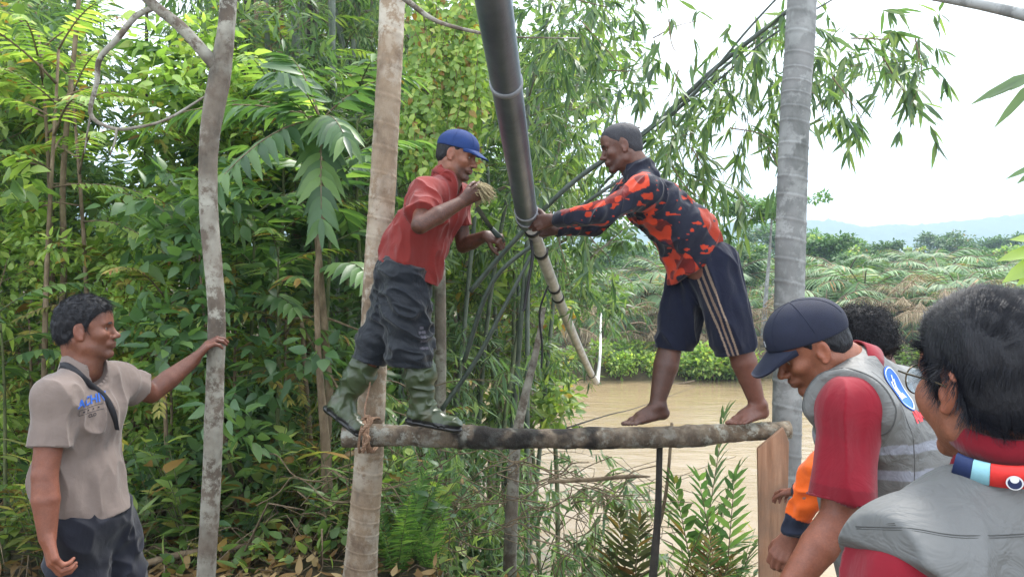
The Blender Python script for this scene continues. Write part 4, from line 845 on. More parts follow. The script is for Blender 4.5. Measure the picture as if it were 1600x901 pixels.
for i, (px, D, sc) in enumerate([(955, 30.6, .85), (985, 31, 1.0), (1015, 30.9, .8), (1075, 30.9, 1.0), (1110, 30.6, 1.15), (1140, 31, 1.0), (1165, 31, .85), (1045, 31.6, .7), (905, 31.2, .7), (1260, 31, .8), (1330, 31, .9), (1450, 31.2, 1.0), (1540, 31.0, 1.0), (860, 31, .8), (820, 31.4, .9), (770, 31, 1.0), (720, 31.2, 1.1), (1395, 31.4, .9)]):
    k = i % 2; o = bs[k] if not used[k] else copy_tree(bs[k]); used[k] = 1; zn = 'beyond the legs of the jersey man' if 930 < px < 1180 else ('left of the jersey man' if px <= 930 else 'right of the grey palm')
    put(o, px + g.randn() * 6, D + .5 * g.rand(), sc * (.55 + .7 * g.rand()), None, 'green bush at the far waterline, ' + zn, 'bushes on the far waterline ' + zn, z=-2.15)
cord('bare_pole', [W(1010, 612, 29.6), W(1045, 603, 29.6), W(1085, 595, 29.7)], .05, B_TWIG, 'bare driftwood pole at the far waterline between the legs of the jersey man', 'driftwood')
cord('bare_pole', [W(985, 505, 31.6), W(1010, 507, 31.4), W(1032, 545, 31.2)], .04, B_TWIG, 'bent pale stick on the far bank left of the jersey man leg', 'stick')
# single far trees
ft = build_tree(tree(131, 6.4, .11, .84, 1.6, 11, 'far', .18, .11, 60, .42, .35, 1.1), 'thin_tree', (0, 0, 0), LM_FAR, B_GREY, 'tall thin pale trunked tree with a flat crown just left of the grey palm'); put(ft, 1196, 34, 1.04, .4)
fts = [build_tree(tree(132, 7, .2, .35, 2.6, 16, 'far', .34, .22, 70, .8), 'far_tree', (0, 0, 0), LM_FAR, B_TREE, 'x'), build_tree(tree(133, 6, .16, .3, 2.0, 14, 'far', .30, .2, 80, .7), 'far_tree', (0, 0, 0), LM_MID, B_TREE, 'x'), build_tree(tree(134, 8, .2, .55, 2.8, 14, 'far', .30, .2, 60, .7, .4), 'far_tree', (0, 0, 0), LM_OIL, B_GREY, 'x')]
used = [0, 0, 0]
for i, (px, D, sc) in enumerate([(1120, 52, .95), (1165, 60, 1.0), (1150, 44, .75), (1275, 54, 1.0), (1300, 62, 1.15), (1320, 70, 1.0), (1365, 75, 1.05), (1420, 80, 1.1), (1490, 85, 1.1), (1535, 78, 1.0), (1590, 72, 1.15), (1640, 66, 1.1), (1080, 64, 1.0), (1030, 58, .8), (980, 60, .9), (930, 56, .9), (870, 52, .9), (1200, 80, 1.3), (1250, 90, 1.4), (1380, 95, 1.3), (1460, 110, 1.4), (1560, 105, 1.4), (800, 50, 1.0), (740, 48, 1.0), (1100, 90, 1.3), (1000, 90, 1.3), (240, 40, .8), (200, 48, .9), (290, 45, .9), (1340, 48, .7), (1510, 60, .8)]):
    k = i % 3; o = fts[k] if not used[k] else copy_tree(fts[k]); used[k] = 1; zn = 'left of the grey palm' if px < 1240 else 'right of the grey palm'
    put(o, px, D, sc * .78, None, 'hazy round tree beyond the oil palms, ' + zn, 'far trees ' + zn)
def bare_tree():
    g = np.random.RandomState(9); L = []
    def br(p, d, l, r, n):
        e = p + d * l; L.append(tube([p, (p + e) / 2 + g.randn(3) * l * .04, e], [r, r * .8, r * .6], 5))
        if n:
            for k in range(3 if n > 2 else 2): br(p + (e - p) * (.55 + .45 * g.rand()), nrm(d + g.randn(3) * .42 + V(0, 0, .1)), l * .68, r * .6, n - 1)
    x = (1472 - 800) / FPX * 42; z = float(gz(x, 42)); br(V(x, 42, z), V(-.05, 0, 1), 1.6, .06, 5); v, q = merge(L)
    o = link('bare_tree', mesh('bare_tree', v, q, col=np.ones((len(v), 3)) * 1.5), B_GREY); tag(o, 'leafless grey tree in the plantation above the curly haired man', 'tree')
bare_tree()
def woods():
    p = Plant(141); g = p.g; n = 80000; D = 95 + 380 * g.rand(n) ** 1.5; px = -300 + 2200 * g.rand(n); x = (px - 800) / FPX * D; y = D; q = np.stack([x, y, x * 0], 1); h = 1.5 + 3.5 * noise(q, .06, 3) + 1.5 * noise(q, .2, 5)
    z = gz(x, y) + h * g.rand(n) ** .35; P = np.stack([x, y, z], 1); s = .22 + D / 480; p.leaves('far', P, g.randn(n, 3), V(0, -.3, 1) + g.randn(n, 3) * .6, s * (.6 + .8 * g.rand(n)), s * .8, .1, .5 * g.rand(n) + .5 * noise(q, .15, 8))
    v, f, a = p.mesh(); o = link('far_woods', mesh('far_woods', v, f, attrs={'rnd': a}), LM_FAR); tag(o, 'far off woods below the hills', None, None, 'stuff')
woods()
# ------------------------------------------------------------------ human figures
class Head:
    """c = centre between the ears, fwd = where the face points, up = crown direction"""
    def __init__(s, c, fwd, up=(0, 0, 1), k=1.0): s.c = np.asarray(c, float); s.M = frame(fwd, up); s.k = k
    def w(s, x, y, z): return s.c + s.k * (V(x, y, z) @ s.M)
    def loc(s, P): return (np.asarray(P, float) - s.c) @ s.M.T / s.k
    def sculpt(s, F, neck=None, rn=.056, jaw=1.0):
        k, M, w_ = s.k, s.M, s.w
        E = lambda c, r, kk=.012, mode='u', MM=M: F.ell(w_(*c), V(*r) * k, MM, kk, mode)
        C = lambda a, b, ra, rb, kk=.01, mode='u': F.cap(w_(*a), w_(*b), ra * k, rb * k, kk, mode)
        E((0, -.012, .042), (.074, .094, .080)); E((0, .010, .035), (.070, .080, .070), .02)
        E((0, .038, -.015), (.056, .052, .078), .02)
        for x in (-1, 1):
            C((x * .054, .0, -.02), (x * .050 * jaw, .006, -.055), .018, .017, .02)
            C((x * .050 * jaw, .006, -.055), (x * .014, .070, -.092), .016, .016, .02)
            E((x * .042, .062, -.012), (.020, .022, .018), .02)
            C((x * .012, .087, .026), (x * .046, .073, .030), .010, .009, .012)
        E((0, .078, -.090), (.020, .016, .016), .012)
        E((0, .060, .058), (.052, .034, .036), .02)
        for x in (-1, 1):
            E((x * .031, .092, .010), (.019, .016, .013), .012, 's')
            E((x * .031, .068, .010), (.0135, .0145, .0125), .003)
            C((x * .018, .080, .0165), (x * .044, .072, .0165), .0045, .004, .003)
            C((x * .020, .0795, .002), (x * .043, .071, .003), .0038, .0035, .003)
        C((0, .082, .026), (0, .108, -.020), .0075, .0095, .010); E((0, .110, -.022), (.0115, .012, .0105), .008)
        for x in (-1, 1):
            E((x * .0135, .098, -.026), (.0085, .011, .0085), .006); E((x * .0075, .103, -.034), (.0035, .006, .004), .003, 's')
        E((0, .082, -.052), (.030, .020, .018), .010)
        E((0, .096, -.049), (.022, .0085, .0058), .005); E((0, .0935, -.0625), (.019, .0088, .0068), .005)
        C((-.023, .097, -.0555), (.023, .097, -.0555), .0016, .0016, .003, 's')
        C((0, .104, -.044), (0, .104, -.036), .002, .002, .004, 's')
        for x in (-1, 1):
            Me = np.array([[x * 1.0, 0.35, 0], [-.35 * x, 1, .15], [0, -.15, 1]]); Me = np.array([nrm(r) for r in Me]) @ M
            E((x * .077, -.008, .002), (.008, .0175, .031), .004, 'u', Me)
            E((x * .074, .004, -.004), (.009, .010, .014), .006)
            E((x * .086, -.004, .006), (.006, .0095, .019), .004, 's', Me)
            E((x * .078, .002, -.024), (.006, .009, .008), .004)
        if neck is not None:
            F.cap(w_(0, -.030, -.030), neck, rn, rn * 1.06, .025); F.cap(w_(0, .02, -.06), neck + (w_(0, .018, 0) - s.c), rn * .62, rn * .6, .03)
            for x in (-1, 1): F.cap(w_(x * .055, -.025, -.035), neck + (w_(x * .012, .045, 0) - s.c), .013, .013, .02)
            F.ell(w_(0, .060, -.115) * .5 + (neck + (w_(0, .05, 0) - s.c)) * .5, V(.010, .012, .016) * k, M, .02)
    def hairline(s, y):
        return np.interp(y, [-.12, -.085, -.05, -.022, -.012, .004, .016, .030, .046, .062, .085, .12], [-.062, -.058, -.045, -.012, .022, .030, .000, .020, .046, .064, .074, .090])
    def hair(s, h=.004, t=.010, vol=(0, 0, 0), top=.0, amp=.003, extra=None, freq=70, hl=None):
        F = Field(h); k, M = s.k, s.M
        F.ell(s.w(0, -.012, .042), V(.074 + t * .75, .094 + t, .080 + t + top) * k, M, 0)
        F.ell(s.w(0, .022, .050), V(.064 + t * .6, .072 + t, .066 + t + top) * k, M, .02)
        F.ell(s.w(0, -.03, -.01), V(.066 + t * .5, .070 + t * .7, .062) * k, M, .02)
        if extra: extra(F, s)
        hf = hl or s.hairline
        F.fnop(lambda P: (lambda L: (hf(L[..., 1]) - L[..., 2] + .012 * (noise(L, 45) - .5)) * .75 * k)(s.loc(P)), 'i', .004)
        v, q = F.build(); n = normals(v, q); L = s.loc(v)
        fade = np.clip((L[:, 2] - hf(L[:, 1])) / .03, 0, 1)
        v = v + n * ((fbm(L * V(1, 1, .5), freq, 3, 3) - .45) * 2 * amp * fade - (1 - fade) * t * .55)[:, None]
        return v, q
def strands(v, q, count, length, comb, r=.0006, seg=6, seed=0, lift=.35, curl=0, keep=None, rs=.35, jit_=.28):
    """short tapering hairs growing from a hair shell; comb(p, n) gives the lie of the hair"""
    g = np.random.RandomState(seed); n = normals(v, q)
    i = g.randint(0, len(v), count * 2)
    if keep is not None: i = i[keep(v[i])]
    i = i[:count]; P = v[i] - n[i] * .002; N = n[i]; D = comb(P, N); D = D - N * (D * N).sum(1, keepdims=True)
    D /= np.linalg.norm(D, axis=1, keepdims=True) + 1e-9
    Ln = length * (1 - rs + 2 * rs * g.rand(len(i)))[:, None]; S = np.cross(N, D)
    jit = g.randn(len(i), 1); jl = np.abs(g.randn(len(i), 1)) * .6 + .4
    pts = []
    for a in np.linspace(0, 1, seg):
        ph = g.rand() * 0
        c = curl * (np.sin(a * 9 + jit * 3) * S + np.cos(a * 9 + jit * 2) * N)
        pts.append(P + Ln * (a * D + lift * jl * np.sin(a * 2.6) * N * .5 + jit_ * jit * a * a * S) + c * a)
    rr = r * np.linspace(1, .25, seg); m = len(i); V_ = []
    for a, p in enumerate(pts):
        for b in range(3):
            an = b * 2.094; V_.append(p + rr[a] * (math.cos(an) * S + math.sin(an) * N))
    VV = np.stack(V_, 1).reshape(-1, 3); base = (np.arange(m) * seg * 3)[:, None, None]
    a = np.arange(seg - 1)[None, :, None] * 3; b = np.arange(3)[None, None]
    Fq = np.stack([base + a + b, base + a + (b + 1) % 3, base + a + 3 + (b + 1) % 3, base + a + 3 + b], -1).reshape(-1, 4)
    return VV, Fq

def hand(F, wr, d, n, side, size=1.0, curl=(.5, .6, .4), curls=None, thumb=(.75, .6, .25), tcurl=.5, spread=.08, k=.004):
    """wr wrist, d towards the knuckles, n out of the palm, side +1/-1 says on which side of cross(d,n) the thumb leaves"""
    d = nrm(d); n = nrm(n - d * (np.dot(n, d))); s = np.cross(d, n) * side; S = size
    offs = (.029, .0095, -.0095, -.027); ln = (.040, .0445, .041, .032)
    fwd = (.084, .087, .083, .075)
    for i in range(4):
        kn = wr + S * (d * fwd[i] + s * offs[i] - n * (.002 if i in (1, 2) else -.002))
        F.cap(wr + S * (s * offs[i] * .62 + d * .008), kn, .0145 * S, .0118 * S, .010 if i == 0 else .008)
        c = curls[i] if curls else curl; a = 0; p = kn; sp = s * (offs[i] * spread * 40 * .05)
        for j, (f, r0, r1) in enumerate(((1, .0100, .0090), (.62, .0088, .0080), (.5, .0078, .0066))):
            a += c[j]; dd = nrm(d * math.cos(a) + n * math.sin(a) + sp * math.cos(a) * 2)
            L = ln[i] * f * S; e = p + dd * L; w_ = .93 if i == 3 else 1
            F.cap(p, e, r0 * S * w_, r1 * S * w_, .003 if j else .005)
            if j: F.ell(p, V(1, 1, 1) * r0 * S * w_ * 1.04, None, .002)
            p = e
    F.cap(wr + S * (s * .012 + d * .010), wr + S * (s * .024 + d * .040 + n * .012), .017 * S, .015 * S, .012)
    t0 = wr + S * (s * .026 + d * .030 + n * .008); td = nrm(d * thumb[0] + s * thumb[1] + n * thumb[2])
    t1 = t0 + td * .036 * S; td2 = nrm(td + n * tcurl * .5 + d * tcurl * .4 - s * tcurl * .45); t2 = t1 + td2 * .030 * S
    td3 = nrm(td2 + n * tcurl * .3 - s * tcurl * .3); t3 = t2 + td3 * .022 * S
    F.cap(t0, t1, .0135 * S, .0110 * S, .006); F.cap(t1, t2, .0108 * S, .0098 * S, .003); F.cap(t2, t3, .0098 * S, .0075 * S, .003)
    F.cap(wr - d * .01, wr + S * d * .02, .024 * S, .024 * S, .012, s=n, q=1.35)
def foot(F, ankle, toe_dir, flat=(0, 0, 1), size=1.0, k=.006):
    """bare foot; ankle joint about 7 cm over the sole"""
    d = nrm(toe_dir); u = nrm(np.asarray(flat, float)); s = np.cross(d, u); S = size
    P = lambda f, x, z: ankle + S * (d * f + s * x + u * z)
    F.cap(P(-.035, 0, -.042), P(-.02, 0, -.012), .029 * S, .032 * S, .02)
    F.cap(P(-.01, 0, -.005), P(.09, .012, -.035), .036 * S, .026 * S, .02); F.cap(P(-.02, -.006, -.045), P(.10, -.020, -.054), .026 * S, .017 * S, .02)
    F.cap(P(.06, .014, -.040), P(.135, .026, -.052), .027 * S, .020 * S, .02); F.cap(P(.08, -.005, -.045), P(.13, -.012, -.055), .022 * S, .015 * S, .015)
    for i, (x, f, r) in enumerate(((.030, .185, .0125), (.010, .186, .0088), (-.007, .178, .0082), (-.022, .167, .0078), (-.036, .153, .0078))):
        F.cap(P(f - .058, x * .92, -.052), P(f - .012, x * 1.05, -.059), r * S * 1.0, r * S * .95, .007); F.ell(P(f - .008, x * 1.06, -.060), V(1.25, 1, .92) * r * S, None, .003)
    for x in (-1, 1): F.ell(P(-.004, x * .034, .004), V(1, 1, 1.2) * .012 * S, None, .012)

def limb(F, pts, rads, k=.02, s=None, q=1.0):
    """joint to joint with a muscle belly in the middle of each piece"""
    for i in range(len(pts) - 1):
        a, b = np.asarray(pts[i]), np.asarray(pts[i + 1]); ra, rb = rads[2 * i], rads[2 * i + 2]; m = a * .6 + b * .4
        F.cap(a, m, ra, rads[2 * i + 1], k if i == 0 else .006, s=s, q=q); F.cap(m, b, rads[2 * i + 1], rb, .004, s=s, q=q)
ARM = (.050, .047, .037, .041, .026); LEG = (.088, .078, .052, .054, .036)
def skin_col(v, base, head=None, extra=None, lips=(.75, .42, .42), stubble=0, dark=.75):
    c = np.tile(V(*base), (len(v), 1)); nz = fbm(v, 9, 2)[:, None]; c *= .9 + .22 * nz
    if head is not None:
        L = head.loc(v); x, y, z = L.T
        lip = np.clip(1 - np.sqrt((x / .025) ** 2 + ((z + .0555) / .0125) ** 2 + ((y - .1) / .03) ** 2), 0, 1)[:, None] ** .5 * (y > .085)[:, None]
        c = c * (1 - lip * .45) + V(*lips) * c.mean() * 1.2 * lip * .45
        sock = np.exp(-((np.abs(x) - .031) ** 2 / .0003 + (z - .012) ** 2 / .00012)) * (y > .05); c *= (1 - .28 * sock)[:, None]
        ear = np.clip((np.abs(x) - .072) / .01, 0, 1)[:, None]; c *= 1 + ear * V(.12, .0, -.03)
        if stubble:
            b = np.clip((.02 - z) / .03, 0, 1) * np.clip((y - .02) / .03, 0, 1) * np.clip((-z - .035) / .02, 0, 1)
            b = np.maximum(b, np.exp(-((z + .040) ** 2 / .00004)) * (y > .088)) * (.7 + .5 * noise(v, 300))
            b *= (1 - lip[:, 0]); c *= (1 - stubble * b)[:, None]
    if extra is not None: c = extra(c, v)
    return c
def face_bits(root, hd, iris=(.02, .012, .008), brow=True, seed=1, gaze=0.0, lid=0):
    """eyes and eyebrows"""
    for x in (-1, 1):
        u, a = np.meshgrid(np.linspace(0, np.pi, 15), np.linspace(0, 2 * np.pi, 25)[:-1], indexing='ij')
        r = .0128; pts = np.stack([np.sin(u) * np.cos(a), np.cos(u), np.sin(u) * np.sin(a)], -1).reshape(-1, 3)
        gz = frame(nrm(V(gaze, 1, lid)))
        loc = V(x * .031, .0695, .0095) + pts * r
        dv = (pts @ nrm(V(gaze, 1, lid)))
        col = np.where((dv > .86)[:, None], V(*iris), V(.42, .38, .34)); col = np.where((dv > .965)[:, None], V(.004, .004, .004), col)
        n1 = 24; i, j = np.meshgrid(np.arange(14), np.arange(24), indexing='ij')
        Fq = np.stack([i * n1 + j, i * n1 + (j + 1) % n1, (i + 1) * n1 + (j + 1) % n1, (i + 1) * n1 + j], -1).reshape(-1, 4)
        part('eye', mesh('eye', hd.w(0, 0, 0) + hd.k * (loc @ hd.M), Fq, col=col), M_EYE, root)
    if brow:
        g = np.random.RandomState(seed)
        for x in (-1, 1):
            L = []
            for _ in range(110):
                t = g.rand(); px = x * (.013 + .036 * t); pz = .027 + .007 * math.sin(t * 2.4) + g.randn() * .0016 - .004 * t; py = .0995 - .020 * t ** 1.6 - .002
                d = V(x * 1, -.35 - .5 * t, .5 - 1.0 * t); d = nrm(d) * .009
                p0 = V(px, py, pz); L.append(tube([hd.w(*p0), hd.w(*(p0 + d * .6 + V(0, .001, 0))), hd.w(*(p0 + d))], [.0008, .0007, .0003], 3, False))
            v, f = merge(L); part('eyebrow', mesh('eyebrow', v, f), M_HAIR, root)
def project(v, q, pts, n, off=.002):
    """drop points along -n on a mesh surface"""
    from mathutils.bvhtree import BVHTree
    b = BVHTree.FromPolygons(v.tolist(), q.tolist()); o = []
    n = nrm(n)
    for p in pts:
        h = b.ray_cast(Vector(p + n * .5), Vector(-n))
        if h[0] is None:
            h = b.find_nearest(Vector(p)); nn = np.array(h[1]); nn = nn if nn @ n > 0 else -nn
            o.append(np.array(h[0]) + nn * off)
        else: o.append(np.array(h[0]) + n * off)
    return np.array(o)
def text2d(s, size, bold=.0):
    cu = bpy.data.curves.new('t', 'FONT'); cu.body = s; cu.size = size; cu.align_x = 'CENTER'; cu.offset = bold; cu.resolution_u = 3
    o = bpy.data.objects.new('t', cu); COL.objects.link(o); dg = bpy.context.evaluated_depsgraph_get()
    me = bpy.data.meshes.new_from_object(o.evaluated_get(dg)); bpy.data.objects.remove(o)
    v = np.array([x.co[:2] for x in me.vertices]); t = [list(p.vertices) for p in me.polygons]
    tr = [[p[0], p[i], p[i + 1]] for p in t for i in range(1, len(p) - 1)]; bpy.data.meshes.remove(me)
    return v, np.array(tr)
def decal(root, name, v2, tri, o, u, w_, n, surf, mat, off=.002, label=None):
    P = o + v2[:, :1] * nrm(u) + v2[:, 1:2] * nrm(w_)
    P = project(surf[0], surf[1], P, n, off)
    a = np.cross(P[tri[:, 1]] - P[tri[:, 0]], P[tri[:, 2]] - P[tri[:, 0]]) @ n
    tri = np.where((a < 0)[:, None], tri[:, ::-1], tri)
    return part(name, mesh(name, P, tri), mat, root, label)
def grid2(w_, h, nx, ny):
    x, y = np.meshgrid(np.linspace(-w_ / 2, w_ / 2, nx + 1), np.linspace(-h / 2, h / 2, ny + 1), indexing='ij')
    i, j = np.meshgrid(np.arange(nx), np.arange(ny), indexing='ij'); a = i * (ny + 1) + j
    q = np.stack([a, a + ny + 1, a + ny + 2, a + 1], -1).reshape(-1, 4)
    return np.stack([x.ravel(), y.ravel()], 1), np.concatenate([q[:, :3], q[:, [0, 2, 3]]])
def wrinkle(v, q, dirs, amp=.006, s=9, seed=0, sharp=3.0, fine=.18, damp=None):
    """folds that run along `dirs` (function of position giving unit vectors, or one vector)"""
    n = normals(v, q); d = dirs(v) if callable(dirs) else np.tile(nrm(dirs), (len(v), 1))
    along = (v * d).sum(1, keepdims=True); wv = v + .035 * np.stack([fbm(v, 7, seed + 11, 2), fbm(v, 7, seed + 12, 2), fbm(v, 7, seed + 13, 2)], -1)
    p = wv - d * along * .78
    a = fbm(p, s * 1.5, seed, 2); b = fbm(p, s * 3.4, seed + 5, 2)
    f = (1 - np.abs(2 * a - 1)) ** sharp * 1.5 + fine * (1 - np.abs(2 * b - 1)) - .6 - .6 * fine
    if damp is not None: f = f * np.clip(damp(v) / .035, 0, 1)
    return v + n * (f * amp * 2.3 * (1 - .92 * np.abs(n[:, 2]) ** 3))[:, None]
def make(root, name, F, mat, col=(.5, .5, .5), wr=None, sm=1, colf=None, clip=None, label=None):
    v, q = F.build(*(clip or (None, None)))
    if sm: v = smooth(v, q, sm, .5)
    if wr: v = wrinkle(v, q, **wr)
    c = np.tile(V(*col), (len(v), 1)) if colf is None else colf(v)
    o = part(name, mesh(name, v.copy(), q, col=c), mat, root, label)
    return o, v, q
def binding(par, v, s_, on, off, mat, r=.003, zc=None):
    """piping round an armhole: follows the cut edge of the garment"""
    d = (v - s_) @ on - off; b = v[(np.abs(d) < .0045) & (np.linalg.norm(v - s_, axis=1) < .20)]
    if len(b) < 30: return
    c = b.mean(0); e1 = nrm(np.cross(on, V(0, 0, 1))); e2 = np.cross(e1, on); a = np.arctan2((b - c) @ e2, (b - c) @ e1); P = []
    for t in np.linspace(-np.pi, np.pi, 60, endpoint=False):
        m = np.abs((a - t + np.pi) % (2 * np.pi) - np.pi) < .07
        if m.any(): q_ = b[m]; P.append(q_[np.argmax(np.linalg.norm(q_ - c, axis=1))])
    P = np.array(P)
    for _ in range(2): P = (np.roll(P, 1, 0) + 2 * P + np.roll(P, -1, 0)) / 4
    P = np.concatenate([P, P[:2]]); w_, q = tube(P, r, 6, False); part('binding', mesh('binding', w_, q), mat, par)
def seam(par, surf, pts, n, mat, r=.0011, off=.0002):
    P = project(surf[0], surf[1], spline(np.array(pts), 60), n, off)
    for _ in range(3): P[1:-1] = (P[:-2] + 2 * P[1:-1] + P[2:]) / 4
    w_, q = tube(P, r, 5); part('seam', mesh('seam', w_, q), mat, par)
def torso_prims(F, nb, sl, sr, wa, hp, r, fwd, k=.05, q=1.0, infl=0.0, belly=0):
    """nb neck base, sl/sr shoulders, wa waist centre, hp hip centre; r = (chest, waist, hip) half widths"""
    f = nrm(fwd); side = nrm(sr - sl); ch = (sl + sr) / 2 * .55 + nb * .1 + wa * .35; half = np.linalg.norm(sr - sl) / 2
    x = max(half - r[0] * .55, .02)
    for s_ in (-1, 1):
        F.cap(ch + side * s_ * r[0] * .42, wa + side * s_ * r[1] * .38, r[0] * .72, r[1] * .74, k, s=f, q=q)
        F.cap(wa + side * s_ * r[1] * .38, hp + side * s_ * r[2] * .42, r[1] * .74, r[2] * .72, k, s=f, q=q)
    for s_ in (sl, sr):
        F.cap(nb - V(0, 0, .02), s_, .050 + infl, .052 + infl, .04); F.cap(s_, ch, .058 + infl, .085 + infl * .5, .05)
    if belly: F.ell(wa + f * belly, V(.08, .08, .10), None, .05)
# ------------------------------------------------------------------ people
RED = (.24, .008, .020); TAN = (.195, .152, .132)
def left_man():
    root = empty('person', W(135, 1180, 2.72), 'man in a taupe printed t-shirt and dark jeans with a hand on the thin trunk', 'man', )
    D = 2.70
    nb = W(132, 566, 2.70); sR = W(86, 622, 2.56); sL = W(178, 596, 2.86); wa = W(119, 742, 2.71); hp = W(141, 812, 2.72)
    fwd = nrm(V(.93, -.30, 0))
    hd = Head(W(134, 518, 2.70), V(.955, .27, .04), V(-.04, 0, 1), .91)
    eR = W(70, 742, 2.50); wR = W(74, 838, 2.47); eL = W(236, 614, 3.02); wL = W(303, 562, 3.17)
    kR = W(128, 975, 2.62); aR = W(122, 1140, 2.66); kL = W(205, 980, 2.80); aL = W(215, 1140, 2.84)
    hR = hp + (sR - sL) * .27; hL = hp - (sR - sL) * .27
    F = Field(.0036); hd.sculpt(F, nb + V(-.01, .0, .02), .056)
    torso_prims(F, nb, sR, sL, wa, hp, (.108, .105, .120), fwd, infl=-.016)
    limb(F, [sR, eR, wR], (.046, .046, .039, .042, .027)); limb(F, [sL, eL, wL], (.048, .045, .038, .040, .027))
    limb(F, [hR, kR, aR], LEG); limb(F, [hL, kL, aL], LEG)
    for a in (aR, aL): foot(F, a, fwd)
    hand(F, wR, W(84, 888, 2.45) - wR, V(.55, .55, -.1), -1, 1.0, curls=[(.45, .95, .5), (.5, 1.0, .6), (.55, 1.0, .6), (.6, 1.0, .6)], thumb=(.85, .55, .1), tcurl=.25)
    hand(F, wL, W(324, 538, 3.19) - wL, nrm(V(.75, .45, -.30)), 1, .98, curls=[(.35, .6, .5), (.4, .7, .5), (.45, .7, .5), (.5, .7, .5)], thumb=(.6, .55, .3), tcurl=.7)
    def ex(c, v):
        t = np.clip((v - wR)[:, 2] / -.02, 0, 1) * (np.linalg.norm(v - wR, axis=1) < .25)
        return c * (1 + .10 * t)[:, None]
    make(root, 'body', F, M_SKIN, sm=1, colf=lambda v: skin_col(v, (.195, .076, .044), hd, ex, stubble=.35))
    face_bits(root, hd, gaze=.1, lid=.15)
    # hair: thick, swept to the side
    v, q = hd.hair(.003, .009, top=.010, amp=.006, freq=60); h_ = part('hair', mesh('hair', v, q), M_HAIR, root)
    cb = lambda P, N: (lambda L: (V(.3, .9, -.25) + (L[:, 2:3] < .05) * V(0, -.8, -1.2)) @ hd.M)(hd.loc(P))
    sv_, sq = strands(v, q, 4200, .030, cb, .0006, 6, 3, .10, .0012, keep=lambda P: hd.loc(P)[:, 2] > hd.hairline(hd.loc(P)[:, 1]) + .012)
    part('hair_strands', mesh('strands', sv_, sq), M_HAIR, h_)
    # T-shirt
    F = Field(.004)
    torso_prims(F, nb, sR, sL, wa, wa * .35 + hp * .65, (.134, .132, .146), fwd, .05, infl=.006)
    F.cap(wa + fwd * .02, hp + fwd * .03, .105, .112, .05)
    F.cap(sR, eR, .058, .076, .035, end=(sR * .36 + eR * .64, eR - sR))
    F.cap(sL, eL, .062, .078, .035, end=(sL * .42 + eL * .58, eL - sL)); F.cap(nb + V(-.01, 0, -.02), nb + V(-.01, 0, .012), .066, .060, .03)
    F.fnop(lambda P: W(150, 800, 2.7)[2] - .010 * np.sin(P[..., 0] * 25) - P[..., 2])
    F.cut(nb + V(.0, 0, .018) + fwd * .02, nrm(V(0, 0, 1) + fwd * .55))
    F.cap(nb + V(0, 0, .06), nb + fwd * .03 + V(0, 0, -.03), .06, .052, .0, 's')
    dn = nrm(V(.10, -.05, -1))
    o, tv, tq = make(root, 'shirt', F, M_CLOTH, wr=dict(dirs=dn, amp=.0055, s=9, seed=4, damp=lambda v: np.minimum(v[:, 2] - W(150, 800, 2.7)[2] - .012, np.linalg.norm(v - nb - V(0, 0, .01), axis=1) - .085)), colf=lambda v: np.tile(V(*TAN), (len(v), 1)) * (.95 + .1 * noise(v, 6))[:, None])
    # print on the chest
    blue = plain('print_blue', (.02, .10, .42), .7, .3, 300, 0); blk = plain('print_black', (.02, .015, .02), .7, .2, 300, 0)
    pc = W(161, 636, 2.55); u = nrm(V(.69, .72, .08)); up = V(.05, 0, 1); n = nrm(V(.72, -.69, 0))
    t2, tt = text2d('ACHIV', .040, .0010); decal(o, 'chest_lettering', t2, tt, pc, u, up, n, (tv, tq), blue, .003)
    L = []
    for (x, y, a, b) in ((0, -.009, .105, .0018), (0, -.027, .105, .0018), (-.052, -.018, .0018, .018), (.052, -.018, .0018, .018), (-.035, -.018, .006, .005), (-.015, -.018, .006, .005), (.005, -.018, .006, .005), (.025, -.018, .006, .005)):
        g, t = grid2(a, b, 8 if a > .02 else 2, 4 if b > .01 else 1); L.append((g + V(x, y), t))
    g, t = merge(L); decal(o, 'print_box', g, t, pc, u, up, n, (tv, tq), blk, .003)
    t2, tt = text2d('CLO', .015, .0006); decal(o, 'print_small', t2 + V(0, -.043), tt, pc, u, up, n, (tv, tq), blk, .003)
    # bag strap across the chest
    pts = [W(92, 578, 2.79), W(100, 570, 2.66), W(118, 580, 2.58), W(139, 600, 2.6), W(162, 619, 2.62), W(176, 643, 2.66), W(182, 672, 2.72)]
    sp = spline(pts, 40); sp = project(tv, tq, sp, nrm(V(.47, -.86, .10)), .003)
    for _ in range(3): sp[1:-1] = (sp[:-2] + sp[1:-1] * 2 + sp[2:]) / 4
    T = np.gradient(sp, axis=0); T /= np.linalg.norm(T, axis=1)[:, None]; nn = nrm(V(.2, -.85, .4)); S = np.cross(T, nn); S /= np.linalg.norm(S, axis=1)[:, None]
    a = sp + S * .011; b = sp - S * .011; rows = np.stack([a, (a + b) / 2 + nn * .002, b, b + nn * .005, (a + b) / 2 + nn * .008, a + nn * .005], 1); m = len(sp)
    i = np.arange(m - 1)[:, None] * 6; j = np.arange(6)[None]; Fq = np.stack([i + j, i + (j + 1) % 6, i + 6 + (j + 1) % 6, i + 6 + j], -1).reshape(-1, 4)
    strap = part('strap', mesh('strap', rows.reshape(-1, 3), Fq), M_BLACK, root, 'thin black shoulder strap across the taupe t-shirt')
    # jeans
    F = Field(.005)
    F.cap(wa * .3 + hp * .7 - fwd * .01, hp - fwd * .005, .108, .120, .05, s=fwd, q=.95)
    for h, k_, a in ((hR, kR, aR), (hL, kL, aL)):
        F.cap(h, k_, .100, .078, .045); F.cap(k_, a, .076, .062, .02); F.cap(a, a + V(0, 0, -.03), .060, .060, .01)
    F.cut(wa * .25 + hp * .75 + V(0, 0, .02), (0, 0, 1)); F.cut(V(0, 0, W(122, 1145, 2.66)[2] - .01), (0, 0, -1))
